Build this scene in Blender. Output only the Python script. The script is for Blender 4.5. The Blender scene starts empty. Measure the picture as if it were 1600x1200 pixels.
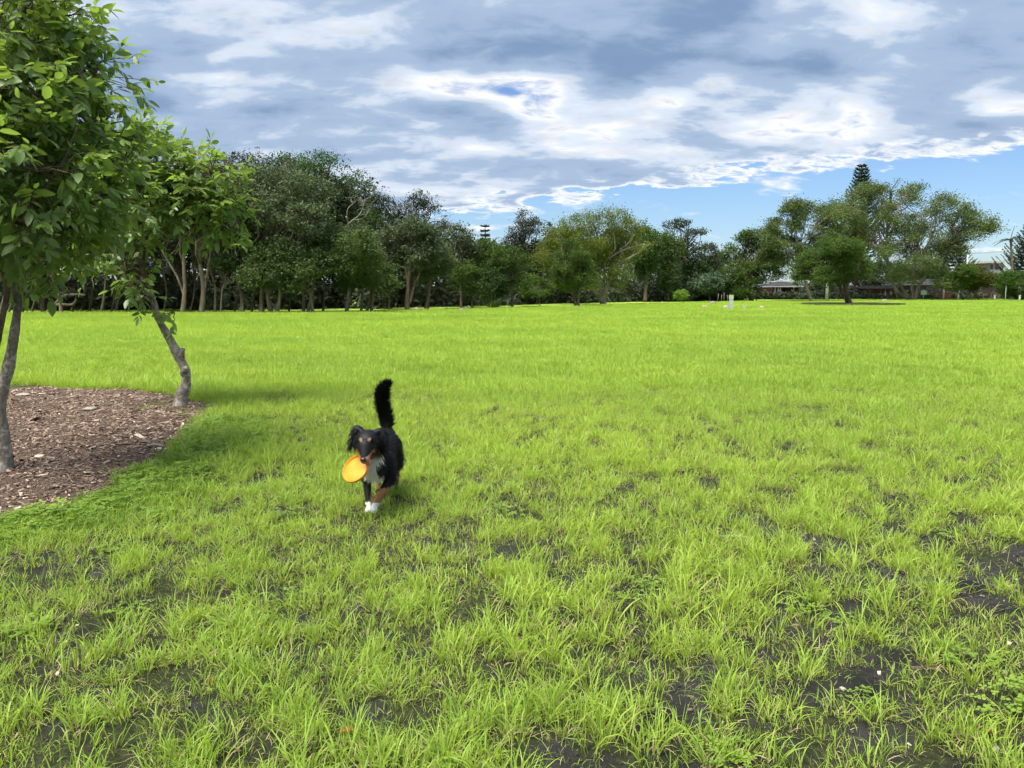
import bpy, math, random
import numpy as np
from mathutils import Vector, Matrix, Euler

# ------------------------------------------------------------------ camera
CAM_H = 1.55
F_PX = 1210.0            # focal length in pixels of a 1600 px wide frame
PITCH = math.radians(6.97)
scene = bpy.context.scene
COL = scene.collection
cam_d = bpy.data.cameras.new('camera')
cam_d.sensor_width = 36.0
cam_d.lens = 36.0 * F_PX / 1600.0
cam_d.clip_start = 0.05
cam_d.clip_end = 8000
cam = bpy.data.objects.new('camera', cam_d)
COL.objects.link(cam)
cam.location = (0, 0, CAM_H)
cam.rotation_euler = (math.pi / 2 - PITCH, 0, 0)
scene.camera = cam
_F = np.array([0, math.cos(PITCH), -math.sin(PITCH)])
_U = np.array([0, math.sin(PITCH), math.cos(PITCH)])
_R = np.array([1.0, 0, 0])


def ray(px, py):
    return _F + (px - 800) / F_PX * _R + (600 - py) / F_PX * _U


def at(px, py, Y):
    d = ray(px, py)
    return np.array([0, 0, CAM_H]) + d * (Y / d[1])


def ground(px, py):
    d = ray(px, py)
    return np.array([0, 0, CAM_H]) + d * (-CAM_H / d[2])


# ------------------------------------------------------------------ light
SUN_EL, SUN_AZ = math.radians(63), math.radians(-132)      # azimuth from +Y towards +X
SUN_STRENGTH = 4.8
EXPOSURE = 0.95
scene.view_settings.view_transform = 'Standard'
scene.view_settings.look = 'None'
scene.view_settings.exposure = EXPOSURE
scene.view_settings.gamma = 1.0
scene.view_settings.use_curve_mapping = False
scene.cycles.use_adaptive_sampling = True
scene.cycles.adaptive_threshold = 0.06
scene.cycles.adaptive_min_samples = 16
scene.cycles.max_bounces = 5
scene.cycles.diffuse_bounces = 2
scene.cycles.glossy_bounces = 2
scene.cycles.transmission_bounces = 2
scene.cycles.transparent_max_bounces = 4
scene.cycles.caustics_reflective = False
scene.cycles.caustics_refractive = False

sun_d = bpy.data.lights.new('sun', 'SUN')
sun_d.energy = SUN_STRENGTH
sun_d.angle = math.radians(36)
sun_d.color = (1.0, 0.95, 0.86)
sun = bpy.data.objects.new('sun', sun_d)
COL.objects.link(sun)
sdir = Vector((math.sin(SUN_AZ) * math.cos(SUN_EL), math.cos(SUN_AZ) * math.cos(SUN_EL), math.sin(SUN_EL)))
sun.rotation_euler = sdir.to_track_quat('Z', 'Y').to_euler()
sun.location = sdir * 60

# ------------------------------------------------------------------ node helper


class NT:
    def __init__(s, tree):
        s.t = tree
        s.n = tree.nodes
        s.l = tree.links

    def node(s, typ, **kw):
        nd = s.n.new(typ)
        for k, v in kw.items():
            setattr(nd, k, v)
        return nd

    def put(s, sock, v):
        if v is None:
            return
        if isinstance(v, bpy.types.NodeSocket):
            s.l.new(v, sock)
        else:
            sock.default_value = v

    def math(s, op, a, b=None, c=None, clamp=False):
        nd = s.node('ShaderNodeMath', operation=op, use_clamp=clamp)
        s.put(nd.inputs[0], a)
        if b is not None:
            s.put(nd.inputs[1], b)
        if c is not None:
            s.put(nd.inputs[2], c)
        return nd.outputs[0]

    def vmath(s, op, a, b=None, scale=None):
        nd = s.node('ShaderNodeVectorMath', operation=op)
        s.put(nd.inputs[0], a)
        if b is not None:
            s.put(nd.inputs[1], b)
        if scale is not None:
            s.put(nd.inputs['Scale'], scale)
        return nd.outputs['Value'] if op in ('LENGTH', 'DOT_PRODUCT', 'DISTANCE') else nd.outputs[0]

    def noise(s, vec, scale, detail=4, rough=0.55, dist=0.0, lac=2.0, dim='3D'):
        nd = s.node('ShaderNodeTexNoise')
        nd.noise_dimensions = dim
        s.put(nd.inputs['Vector'], vec)
        nd.inputs['Scale'].default_value = scale
        nd.inputs['Detail'].default_value = detail
        nd.inputs['Roughness'].default_value = rough
        nd.inputs['Distortion'].default_value = dist
        nd.inputs['Lacunarity'].default_value = lac
        return nd.outputs[0]

    def smooth(s, v, a, b, lo=0.0, hi=1.0):
        nd = s.node('ShaderNodeMapRange', interpolation_type='SMOOTHSTEP')
        s.put(nd.inputs[0], v)
        for i, x in zip((1, 2, 3, 4), (a, b, lo, hi)):
            s.put(nd.inputs[i], x)
        return nd.outputs[0]

    def mix(s, f, a, b, blend='MIX'):
        nd = s.node('ShaderNodeMix', data_type='RGBA', blend_type=blend)
        s.put(nd.inputs[0], f)
        for sock, v in ((nd.inputs[6], a), (nd.inputs[7], b)):
            if isinstance(v, (tuple, list)) and len(v) == 3:
                v = (*v, 1)
            s.put(sock, v)
        return nd.outputs[2]


# ------------------------------------------------------------------ world: Nishita sky with a broken cloud deck
world = bpy.data.worlds.new('World')
scene.world = world
world.use_nodes = True
W = NT(world.node_tree)
W.n.clear()
w_out = W.node('ShaderNodeOutputWorld')
w_bg = W.node('ShaderNodeBackground')
SKY_STRENGTH = 0.1
SKY_TINT = (0.56, 0.66, 0.80)
w_bg.inputs['Strength'].default_value = SKY_STRENGTH
W.l.new(w_bg.outputs[0], w_out.inputs[0])
sky = W.node('ShaderNodeTexSky', sky_type='NISHITA')
sky.sun_disc = False
sky.sun_elevation = SUN_EL
sky.sun_rotation = SUN_AZ
sky.air_density = 1.0
sky.dust_density = 0.6
sky.ozone_density = 2.0
tc = W.node('ShaderNodeTexCoord')
sep = W.node('ShaderNodeSeparateXYZ')
W.l.new(tc.outputs['Generated'], sep.inputs[0])
DZ0 = 0.095                        # the cloud layer curves down with the earth, so it never recedes for ever
dz = W.math('ADD', W.math('MAXIMUM', sep.outputs[2], 0.0), DZ0)
comb = W.node('ShaderNodeCombineXYZ')
W.put(comb.inputs[0], W.math('DIVIDE', sep.outputs[0], dz))
W.put(comb.inputs[1], W.math('DIVIDE', sep.outputs[1], dz))
comb.inputs[2].default_value = 0.0
P = comb.outputs[0]                # where the line of sight meets the cloud layer


def sky_plane(px, py):
    d = ray(px, py)
    d = d / np.linalg.norm(d)
    return np.array([d[0], d[1]]) / (max(d[2], 0) + DZ0)


mapn = W.node('ShaderNodeMapping')
W.l.new(P, mapn.inputs[0])
mapn.inputs['Location'].default_value = (3.1, 1.7, 0)
mapn.inputs['Rotation'].default_value = (0, 0, math.radians(-20))
mapn.inputs['Scale'].default_value = (0.72, 1.0, 1.0)
PS = mapn.outputs[0]
n_big = W.noise(PS, 1.7, 2, 0.5, 0.3, dim='2D')
dz2 = W.math('ADD', W.math('MAXIMUM', sep.outputs[2], 0.0), 0.25)      # the cloud bases have depth, so small lumps foreshorten less
comb2 = W.node('ShaderNodeCombineXYZ')
W.put(comb2.inputs[0], W.math('DIVIDE', sep.outputs[0], dz2))
W.put(comb2.inputs[1], W.math('DIVIDE', sep.outputs[1], dz2))
map2 = W.node('ShaderNodeMapping')
W.l.new(comb2.outputs[0], map2.inputs[0])
map2.inputs['Rotation'].default_value = (0, 0, math.radians(-14))
map2.inputs['Scale'].default_value = (0.62, 1.0, 1.0)
P2 = map2.outputs[0]
n_mid = W.noise(P2, 7.0, 3, 0.5, 0.25, dim='2D')
n_fin = W.noise(P2, 19.0, 5, 0.62, 0.3, dim='2D')
dens = W.math('ADD', W.math('MULTIPLY', n_big, 0.50), W.math('MULTIPLY', n_mid, 0.48))
dens = W.math('MULTIPLY_ADD', n_fin, 0.26, W.math('SUBTRACT', dens, 0.13))
# far edge of the deck (blue sky beyond it, low on the right)
eA, eB = sky_plane(700, 338), sky_plane(1600, 232)
ev = eB - eA
en = np.array([ev[1], -ev[0]])
en /= np.linalg.norm(en)
if en @ (sky_plane(1000, 50) - eA) < 0:
    en = -en
edge = W.math('ADD', W.vmath('DOT_PRODUCT', P, (en[0], en[1], 0)), -float(en @ eA))
edge = W.math('MULTIPLY_ADD', W.math('SUBTRACT', n_mid, .5), .9, W.math('MULTIPLY_ADD', W.math('SUBTRACT', n_fin, .5), .5, edge))
edge_b = W.smooth(edge, -0.10, 0.35, -0.42, 0.02)
dens = W.math('ADD', dens, edge_b)
# where the deck is thinner (bright) or thicker (grey)
BUMPS = [
    (540, 30, 75, 26, -.13), (600, 62, 36, 28, -.18), (430, 12, 45, 20, -.14), (705, 130, 75, 22, -.20),
    (840, 158, 60, 18, -.18), (335, 155, 50, 16, -.15), (1105, 135, 52, 26, -.24), (1030, 165, 34, 18, -.16),
    (1180, 195, 60, 24, -.19), (1330, 188, 65, 28, -.22), (1425, 14, 65, 26, -.17), (1340, 5, 30, 18, -.18),
    (1550, 160, 60, 22, -.18), (1240, 60, 40, 16, -.10), (1000, 232, 60, 20, -.10), (900, 205, 40, 16, -.08), (780, 240, 70, 16, -.08), (1130, 240, 50, 16, -.08),
    (860, 290, 70, 16, -.07), (700, 290, 60, 16, -.06), (1320, 235, 60, 16, -.08), (600, 205, 60, 16, -.09), (420, 200, 60, 16, -.08), (940, 140, 40, 16, .06),
    (470, 88, 90, 30, .12), (250, 70, 90, 70, .06), (890, 60, 120, 40, .15), (1010, 108, 90, 34, .14),
    (1120, 40, 80, 40, .14), (1270, 108, 130, 30, .18), (1500, 60, 80, 34, .16), (1470, 135, 60, 22, .16),
    (690, 185, 90, 18, .12), (490, 175, 110, 24, .13), (1090, 210, 36, 20, .10),
    (1080, 268, 70, 16, .10), (1540, 198, 70, 18, .14), (330, 215, 120, 22, .08), (170, 160, 70, 90, .06),
    (650, 262, 50, 16, -.18), (905, 217, 60, 14, -.08),
    (1205, 281, 34, 14, .20), (1345, 259, 44, 14, .22), (790, 335, 60, 16, .16), (1500, 285, 90, 18, -.10), (1240, 330, 160, 40, -.12),
]
NS = 32
uu = np.linspace(-.80, .80, NS)
vv = np.linspace(0.0, .46, NS)
UU, VV = np.meshgrid(uu, vv)
dirs = np.stack([UU, np.ones_like(UU), VV], -1)
fw = dirs @ _F
bpx = 800 + F_PX * (dirs @ _R) / fw
bpy_ = 600 - F_PX * (dirs @ _U) / fw
BM = np.zeros_like(UU)
for (bx, by, rx, ry, am) in BUMPS:
    BM += am * np.exp(-((bpx - bx) / rx) ** 2 - ((bpy_ - by) / max(ry, 15)) ** 2)
BM[0] = BM[-1] = 0
BM[:, 0] = BM[:, -1] = 0
su, sv_, sw_ = np.linalg.svd(BM, full_matrices=False)
dyc = W.math('MAXIMUM', sep.outputs[1], 0.001)
u01 = W.math('MULTIPLY_ADD', W.math('DIVIDE', sep.outputs[0], dyc), 1 / 1.60, .5)
v01 = W.math('MULTIPLY', W.math('DIVIDE', sep.outputs[2], dyc), 1 / .46)


def ramp3(fac, tab):
    """a ramp whose three channels hold three smooth curves; returns their real values"""
    nd = W.node('ShaderNodeValToRGB')
    nd.color_ramp.interpolation = 'B_SPLINE'
    e = nd.color_ramp.elements
    mx_ = np.abs(tab).max(0) + 1e-9
    while len(e) < NS:
        e.new(0.5)
    for k_ in range(NS):
        e[k_].position = k_ / (NS - 1)
    for k_ in range(NS):
        e[k_].color = (*(tab[k_] / mx_ * .5 + .5), 1)
    W.put(nd.inputs[0], fac)
    return W.vmath('MULTIPLY', W.vmath('SUBTRACT', nd.outputs[0], (.5, .5, .5)), tuple(2 * mx_))


for q in range(4):
    sl = slice(3 * q, 3 * q + 3)
    fu = ramp3(u01, sw_[sl].T * sv_[sl])
    fv = ramp3(v01, su[:, sl])
    dens = W.math('MULTIPLY_ADD', W.vmath('DOT_PRODUCT', fu, fv), 1.45, dens)
alpha = W.smooth(dens, 0.11, 0.34)
rmp = W.node('ShaderNodeValToRGB')
rmp.color_ramp.interpolation = 'EASE'
re_ = rmp.color_ramp.elements
for k_, (pos_, c_) in enumerate(((0.30, (1.0, 1.0, 1.0)), (0.41, (.72, .80, .90)), (0.55, (.405, .525, .70)), (0.82, (.225, .335, .515)))):
    while len(re_) < 4:
        re_.new(.5)
    re_[k_].position = pos_
    re_[k_].color = (*c_, 1)
W.put(rmp.inputs[0], dens)
thick = W.smooth(dens, 0.30, 0.60)
tex = W.math('MULTIPLY_ADD', W.math('MULTIPLY', W.math('SUBTRACT', n_fin, .5), W.math('SUBTRACT', 1.15, thick)), 0.6, 1.0)
cl = W.mix(1.0, rmp.outputs[0], (5.3, 5.35, 5.5), 'MULTIPLY')
cl = W.mix(1.0, cl, W.vmath('SCALE', (1, 1, 1), scale=tex), 'MULTIPLY')
skyc = W.mix(1.0, sky.outputs[0], SKY_TINT, 'MULTIPLY')
final = W.mix(alpha, skyc, cl)
W.l.new(final, w_bg.inputs['Color'])
world.cycles.sampling_method = 'MANUAL'
world.cycles.sample_map_resolution = 512

# ------------------------------------------------------------------ numpy helpers
rng = np.random.default_rng(7)


def _hash(ix, iy, seed):
    h = (ix.astype(np.int64) * 374761393 + iy.astype(np.int64) * 668265263 + seed * 1442695041) & 0x7fffffff
    h = ((h ^ (h >> 13)) * 1274126177) & 0x7fffffff
    h = h ^ (h >> 16)
    return (h & 0xffff) / 65535.0


def vnoise(x, y, seed=0):
    x0 = np.floor(x)
    y0 = np.floor(y)
    fx = x - x0
    fy = y - y0
    fx = fx * fx * (3 - 2 * fx)
    fy = fy * fy * (3 - 2 * fy)
    a = _hash(x0, y0, seed)
    b = _hash(x0 + 1, y0, seed)
    c = _hash(x0, y0 + 1, seed)
    d = _hash(x0 + 1, y0 + 1, seed)
    return (a * (1 - fx) + b * fx) * (1 - fy) + (c * (1 - fx) + d * fx) * fy


def fbm(x, y, seed=0, octaves=4):
    s = 0
    amp = 0.5
    tot = 0
    for o in range(octaves):
        s = s + amp * vnoise(x * 2 ** o, y * 2 ** o, seed + o * 17)
        tot += amp
        amp *= 0.5
    return s / tot


def sstep(a, b, x):
    t = np.clip((x - a) / (b - a), 0, 1)
    return t * t * (3 - 2 * t)


def in_poly(x, y, poly):
    inside = np.zeros(x.shape, bool)
    n = len(poly)
    for i in range(n):
        x1, y1 = poly[i]
        x2, y2 = poly[(i + 1) % n]
        c = ((y1 > y) != (y2 > y)) & (x < (x2 - x1) * (y - y1) / (y2 - y1 + 1e-12) + x1)
        inside ^= c
    return inside


def poly_dist(x, y, poly):
    best = np.full(x.shape, 1e9)
    n = len(poly)
    for i in range(n):
        p = np.array(poly[i])
        q = np.array(poly[(i + 1) % n])
        d = q - p
        t = np.clip(((x - p[0]) * d[0] + (y - p[1]) * d[1]) / (d @ d + 1e-12), 0, 1)
        best = np.minimum(best, np.hypot(x - p[0] - t * d[0], y - p[1] - t * d[1]))
    return best


class MB:
    """collects vertices and faces, builds one mesh"""

    def __init__(s):
        s.v = []
        s.f = {}
        s.n = 0
        s.attr = {}

    def add(s, verts, faces, **attrs):
        verts = np.asarray(verts, float).reshape(-1, 3)
        if not isinstance(faces, list):
            faces = [faces]
        for f in faces:
            f = np.asarray(f, np.int64)
            if f.size:
                s.f.setdefault(f.shape[1], []).append(f + s.n)
        for k, a in attrs.items():
            s.attr.setdefault(k, []).append(np.asarray(a, float))
        s.v.append(verts)
        s.n += len(verts)

    def mesh(s, name, smooth=True):
        me = bpy.data.meshes.new(name)
        V = np.concatenate(s.v)
        me.vertices.add(len(V))
        me.vertices.foreach_set('co', V.astype(np.float32).ravel())
        fl = [(k, np.concatenate(a)) for k, a in s.f.items()]
        loops = np.concatenate([a.ravel() for k, a in fl])
        sizes = np.concatenate([np.full(len(a), k) for k, a in fl])
        starts = np.concatenate([[0], np.cumsum(sizes)[:-1]])
        me.loops.add(len(loops))
        me.loops.foreach_set('vertex_index', loops.astype(np.int32))
        me.polygons.add(len(sizes))
        me.polygons.foreach_set('loop_start', starts.astype(np.int32))
        me.polygons.foreach_set('loop_total', sizes.astype(np.int32))
        me.polygons.foreach_set('use_smooth', np.full(len(sizes), smooth))
        for k, parts in s.attr.items():
            a = np.concatenate(parts)
            if a.ndim == 1:
                at_ = me.attributes.new(k, 'FLOAT', 'POINT')
                at_.data.foreach_set('value', a.astype(np.float32))
            else:
                at_ = me.attributes.new(k, 'FLOAT_COLOR', 'POINT')
                a4 = np.concatenate([a, np.ones((len(a), 1))], 1)
                at_.data.foreach_set('color', a4.astype(np.float32).ravel())
        me.update(calc_edges=True)
        return me

    def build(s, name, mat, parent=None, smooth=True):
        o = bpy.data.objects.new(name, s.mesh(name, smooth))
        COL.objects.link(o)
        if mat is not None:
            o.data.materials.append(mat)
        if parent is not None:
            o.parent = parent
        return o

    def box(s, cx, cy, cz, sx, sy, sz, rz=0.0):
        v = np.array([[x, y, z] for z in (-.5, .5) for y in (-.5, .5) for x in (-.5, .5)]) * (sx, sy, sz)
        c, q = math.cos(rz), math.sin(rz)
        v = v @ np.array([[c, q, 0], [-q, c, 0], [0, 0, 1]]) + (cx, cy, cz)
        s.add(v, np.array([[0, 2, 3, 1], [4, 5, 7, 6], [0, 1, 5, 4], [2, 6, 7, 3], [0, 4, 6, 2], [1, 3, 7, 5]]))
        return s

    def tube(s, pts, radii, sides=8, cap=True):
        pts = np.asarray(pts, float)
        n = len(pts)
        radii = np.broadcast_to(np.asarray(radii, float), (n,))
        tan = np.gradient(pts, axis=0)
        tan /= np.linalg.norm(tan, axis=1)[:, None] + 1e-12
        ref = np.array([0.31, 0.95, 0.05]) if abs(tan[:, 2]).mean() > 0.6 else np.array([0.05, 0.1, 1.0])
        u = np.cross(tan, ref)
        u /= np.linalg.norm(u, axis=1)[:, None] + 1e-12
        w = np.cross(tan, u)
        a = np.linspace(0, 2 * math.pi, sides, endpoint=False)
        ring = np.cos(a)[None, :, None] * u[:, None, :] + np.sin(a)[None, :, None] * w[:, None, :]
        v = (pts[:, None, :] + ring * radii[:, None, None]).reshape(-1, 3)
        i = np.arange(n - 1)[:, None] * sides
        j = np.arange(sides)[None, :]
        k = (j + 1) % sides
        q = np.stack([i + j, i + k, i + sides + k, i + sides + j], -1).reshape(-1, 4)
        fs = [q]
        if cap:
            v = np.concatenate([v, pts[:1], pts[-1:]])
            b0 = n * sides
            jj = np.arange(sides)
            kk = (jj + 1) % sides
            fs.append(np.stack([kk, jj, np.full(sides, b0)], -1))
            fs.append(np.stack([(n - 1) * sides + jj, (n - 1) * sides + kk, np.full(sides, b0 + 1)], -1))
        s.add(v, fs)
        return s

    def lathe(s, prof, sides=24, closed=False):
        prof = np.asarray(prof, float)
        n = len(prof)
        a = np.linspace(0, 2 * math.pi, sides, endpoint=False)
        v = np.stack([prof[:, None, 0] * np.cos(a), prof[:, None, 0] * np.sin(a),
                      np.repeat(prof[:, None, 1], sides, 1)], -1).reshape(-1, 3)
        m = n if closed else n - 1
        i = (np.arange(m)[:, None] * sides)
        i2 = ((np.arange(m)[:, None] + 1) % n) * sides
        j = np.arange(sides)[None, :]
        k = (j + 1) % sides
        s.add(v, np.stack([i + j, i + k, i2 + k, i2 + j], -1).reshape(-1, 4))
        return s


def smooth_path(ctrl, n):
    """Catmull-Rom through control rows (any width)"""
    c = np.asarray(ctrl, float)
    if len(c) == 2:
        t = np.linspace(0, 1, n)[:, None]
        return c[0] * (1 - t) + c[1] * t
    p = np.vstack([2 * c[0] - c[1], c, 2 * c[-1] - c[-2]])
    ts = np.linspace(0, len(c) - 1 - 1e-6, n)
    i = ts.astype(int)
    t = (ts - i)[:, None]
    p0, p1, p2, p3 = p[i], p[i + 1], p[i + 2], p[i + 3]
    return 0.5 * (2 * p1 + (p2 - p0) * t + (2 * p0 - 5 * p1 + 4 * p2 - p3) * t ** 2 + (3 * p1 - p0 - 3 * p2 + p3) * t ** 3)


def tag(o, label=None, cat=None, group=None, kind=None):
    if label:
        o['label'] = label
    if cat:
        o['category'] = cat
    if group:
        o['group'] = group
    if kind:
        o['kind'] = kind
    return o


def empty(name, loc=(0, 0, 0), rz=0.0):
    o = bpy.data.objects.new(name, None)
    COL.objects.link(o)
    o.empty_display_size = 0.2
    o.location = loc
    o.rotation_euler = (0, 0, rz)
    return o


# ------------------------------------------------------------------ materials
def new_mat(name):
    m = bpy.data.materials.new(name)
    m.use_nodes = True
    T = NT(m.node_tree)
    T.n.clear()
    out = T.node('ShaderNodeOutputMaterial')
    return m, T, out


def principled(T, col, rough=0.7, spec=0.3, metal=0.0):
    b = T.node('ShaderNodeBsdfPrincipled')
    if isinstance(col, (tuple, list)) and len(col) == 3:
        col = (*col, 1)
    T.put(b.inputs['Base Color'], col)
    T.put(b.inputs['Roughness'], rough)
    T.put(b.inputs['Specular IOR Level'], spec)
    b.inputs['Metallic'].default_value = metal
    return b


def bump(T, b, height, strength=0.5, dist=0.02):
    bn = T.node('ShaderNodeBump')
    bn.inputs['Strength'].default_value = strength
    bn.inputs['Distance'].default_value = dist
    T.put(bn.inputs['Height'], height)
    T.l.new(bn.outputs[0], b.inputs['Normal'])


def simple_mat(name, c1, c2, scale=6.0, rough=0.75, spec=0.3, bstr=0.25, bdist=0.01, coords='Object', stretch=(1, 1, 1)):
    m, T, out = new_mat(name)
    tcn = T.node('ShaderNodeTexCoord')
    mp = T.node('ShaderNodeMapping')
    T.l.new(tcn.outputs[coords], mp.inputs[0])
    mp.inputs['Scale'].default_value = stretch
    n1 = T.noise(mp.outputs[0], scale, 6, 0.6, 0.3)
    n2 = T.noise(mp.outputs[0], scale * 6, 4, 0.6)
    f = T.smooth(T.math('MULTIPLY_ADD', n2, 0.35, T.math('MULTIPLY', n1, 0.75)), 0.38, 0.72)
    b = principled(T, T.mix(f, c1, c2), rough, spec)
    if bstr:
        bump(T, b, T.math('ADD', n1, T.math('MULTIPLY', n2, 0.4)), bstr, bdist)
    T.l.new(b.outputs[0], out.inputs[0])
    return m


def leaf_mat(name, ca, cb, trans, rough=0.5, spec=0.35, tfac=0.4, patch=0.35, rvar=.32):
    """two-tone leaves: tone varies by leaf and by clump; light also passes through"""
    m, T, out = new_mat(name)
    g = T.node('ShaderNodeNewGeometry')
    rnd = g.outputs['Random Per Island']
    oi = T.node('ShaderNodeObjectInfo')
    nz = T.noise(g.outputs['Position'], patch, 3, 0.6)
    f = T.math('ADD', T.math('MULTIPLY', rnd, rvar), T.math('MULTIPLY', T.smooth(nz, 0.3, 0.7), 1 - rvar))
    f = T.math('ADD', f, T.math('MULTIPLY', T.math('SUBTRACT', oi.outputs['Random'], 0.5), 0.25), clamp=True)
    col = T.mix(f, ca, cb)
    b = principled(T, col, rough, spec)
    tr = T.node('ShaderNodeBsdfTranslucent')
    T.put(tr.inputs[0], T.mix(f, tuple(x * 0.75 for x in trans), trans))
    mx = T.node('ShaderNodeMixShader')
    mx.inputs[0].default_value = tfac
    T.l.new(b.outputs[0], mx.inputs[1])
    T.l.new(tr.outputs[0], mx.inputs[2])
    T.l.new(mx.outputs[0], out.inputs[0])
    return m


M = {}
M['leaf_near'] = leaf_mat('leaf_near', (0.066, 0.133, 0.036), (0.182, 0.276, 0.072), (0.332, 0.498, 0.065), 0.38, 0.5, 0.45, 1.6, .6)
M['leaf_new'] = leaf_mat('leaf_new', (.20, .24, .04), (.30, .30, .06), (.40, .42, .06), 0.45, 0.4, 0.45, 1.6)
M['leaf_dead'] = leaf_mat('leaf_dead', (.22, .07, .02), (.30, .11, .03), (.3, .1, .02), 0.6, 0.2, 0.3)
M['melaleuca'] = leaf_mat('melaleuca_leaf', (0.052, 0.072, 0.039), (0.143, 0.179, 0.098), (0.125, 0.161, 0.060), 0.8, 0.12, 0.25)
M['olive'] = leaf_mat('olive_leaf', (0.040, 0.068, 0.026), (0.111, 0.160, 0.055), (0.121, 0.176, 0.039), 0.8, 0.12, 0.28)
M['casuarina'] = leaf_mat('casuarina_leaf', (0.033, 0.045, 0.029), (0.083, 0.099, 0.061), (0.068, 0.086, 0.036), 0.8, 0.12, 0.2)
M['darkgreen'] = leaf_mat('dark_leaf', (0.028, 0.055, 0.020), (0.076, 0.132, 0.041), (0.089, 0.158, 0.028), 0.8, 0.12, 0.25)
M['midgreen'] = leaf_mat('mid_leaf', (0.032, 0.065, 0.015), (0.095, 0.153, 0.037), (0.123, 0.198, 0.033), 0.8, 0.12, 0.33)
M['willow'] = leaf_mat('willow_leaf', (0.064, 0.093, 0.016), (0.170, 0.217, 0.040), (0.221, 0.281, 0.040), 0.8, 0.12, 0.4)
M['fig'] = leaf_mat('fig_leaf', (0.056, 0.084, 0.031), (0.150, 0.208, 0.075), (0.175, 0.233, 0.055), 0.8, 0.12, 0.3)
M['conifer'] = leaf_mat('conifer_needle', (0.043, 0.076, 0.049), (0.105, 0.155, 0.089), (0.095, 0.135, 0.068), 0.8, 0.12, 0.15)
M['brightbush'] = leaf_mat('bright_leaf', (.090, .165, .020), (.20, .31, .04), (.25, .40, .04), 0.5, 0.3, 0.4)
M['redtip'] = leaf_mat('red_tipped_leaf', (.035, .075, .016), (.150, .130, .035), (.16, .18, .03), 0.8, 0.12, 0.3)
M['bark_pale'] = simple_mat('paperbark', (.070, .052, .038), (.235, .185, .142), 2.2, 0.85, 0.2, 0.6, 0.05, stretch=(1.6, 1.6, .35))
M['bark_brown'] = simple_mat('brown_bark', (.055, .040, .030), (.17, .13, .095), 2.0, 0.9, 0.2, 0.6, 0.05, stretch=(1.6, 1.6, .3))
M['bark_grey'] = simple_mat('grey_bark', (.11, .095, .078), (.27, .235, .195), 1.6, 0.85, 0.2, 0.5, 0.04, stretch=(1.4, 1.4, .4))
M['bark_near'] = simple_mat('lichen_bark', (.105, .085, .066), (.29, .255, .21), 9, 0.9, 0.2, 1.0, 0.03, stretch=(1, 1, .5))
_T = NT(M['bark_near'].node_tree)
_bs = [q for q in _T.n if q.type == 'BSDF_PRINCIPLED'][0]
_src = _bs.inputs['Base Color'].links[0].from_socket
_tc = _T.node('ShaderNodeTexCoord')
_ln = _T.noise(_tc.outputs['Object'], 16, 5, .65, .5)
_l2 = _T.noise(_tc.outputs['Object'], 3.0, 2, .5)
_m = _T.smooth(_T.math('MULTIPLY_ADD', _l2, .5, _T.math('MULTIPLY', _ln, .6)), .54, .62)
_T.l.new(_T.mix(_m, _src, (.38, .355, .31)), _bs.inputs['Base Color'])
M['bark_near'].name = 'lichen_bark'
M['twig_near'] = simple_mat('twig_bark', (.06, .045, .03), (.16, .12, .08), 12, 0.8, 0.25, 0.2)
M['deadwood'] = simple_mat('dead_wood', (.14, .12, .10), (.30, .27, .23), 3, 0.85, 0.2, 0.3)
M['stone_pale'] = simple_mat('pale_stone', (.20, .175, .145), (.38, .35, .295), 9, 0.8, 0.3, 0.5)
M['stone_grey'] = simple_mat('grey_stone', (.13, .12, .11), (.30, .27, .24), 6, 0.85, 0.25, 0.6, 0.03)
M['stone_warm'] = simple_mat('warm_stone', (.24, .17, .13), (.45, .35, .28), 6, 0.85, 0.25, 0.6, 0.03)
M['stone_white'] = simple_mat('white_stone', (.22, .21, .185), (.36, .34, .30), 6, 0.8, 0.3, 0.4, 0.02)
M['timber_dark'] = simple_mat('weathered_timber', (.045, .036, .028), (.12, .095, .07), 3, 0.85, 0.2, 0.4)
M['white_paint'] = simple_mat('white_paint', (.66, .66, .64), (.80, .80, .78), 2, 0.5, 0.4, 0.05)
M['grey_paint'] = simple_mat('grey_paint', (.30, .33, .35), (.42, .45, .46), 4, 0.5, 0.4, 0.08)
M['pole_green'] = simple_mat('pale_green_paint', (.33, .40, .36), (.46, .52, .47), 2, 0.6, 0.3, 0.08)
M['roof_dark'] = simple_mat('roof_tile', (.022, .021, .023), (.05, .048, .050), 3, 0.8, 0.25, 0.3)
M['glass_dark'] = simple_mat('window_glass', (.02, .024, .028), (.05, .055, .06), 1, 0.12, 0.6, 0)
M['cream_wall'] = simple_mat('cream_render', (.50, .47, .40), (.62, .58, .50), 2, 0.8, 0.3, 0.1)
M['concrete'] = simple_mat('concrete', (.36, .34, .30), (.50, .47, .42), 3, 0.85, 0.25, 0.2)
M['metal_dark'] = simple_mat('dark_metal', (.03, .03, .03), (.07, .07, .07), 5, 0.5, 0.5, 0.05)
M['blue_paint'] = simple_mat('blue_paint', (.05, .20, .30), (.12, .34, .44), 3, 0.7, 0.3, 0.1)
M['pink_paint'] = simple_mat('pink_paint', (.34, .16, .28), (.50, .30, .42), 3, 0.7, 0.3, 0.1)
M['sign_green'] = simple_mat('sign_face', (.30, .40, .34), (.40, .50, .43), 3, 0.5, 0.4, 0.05)


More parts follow.
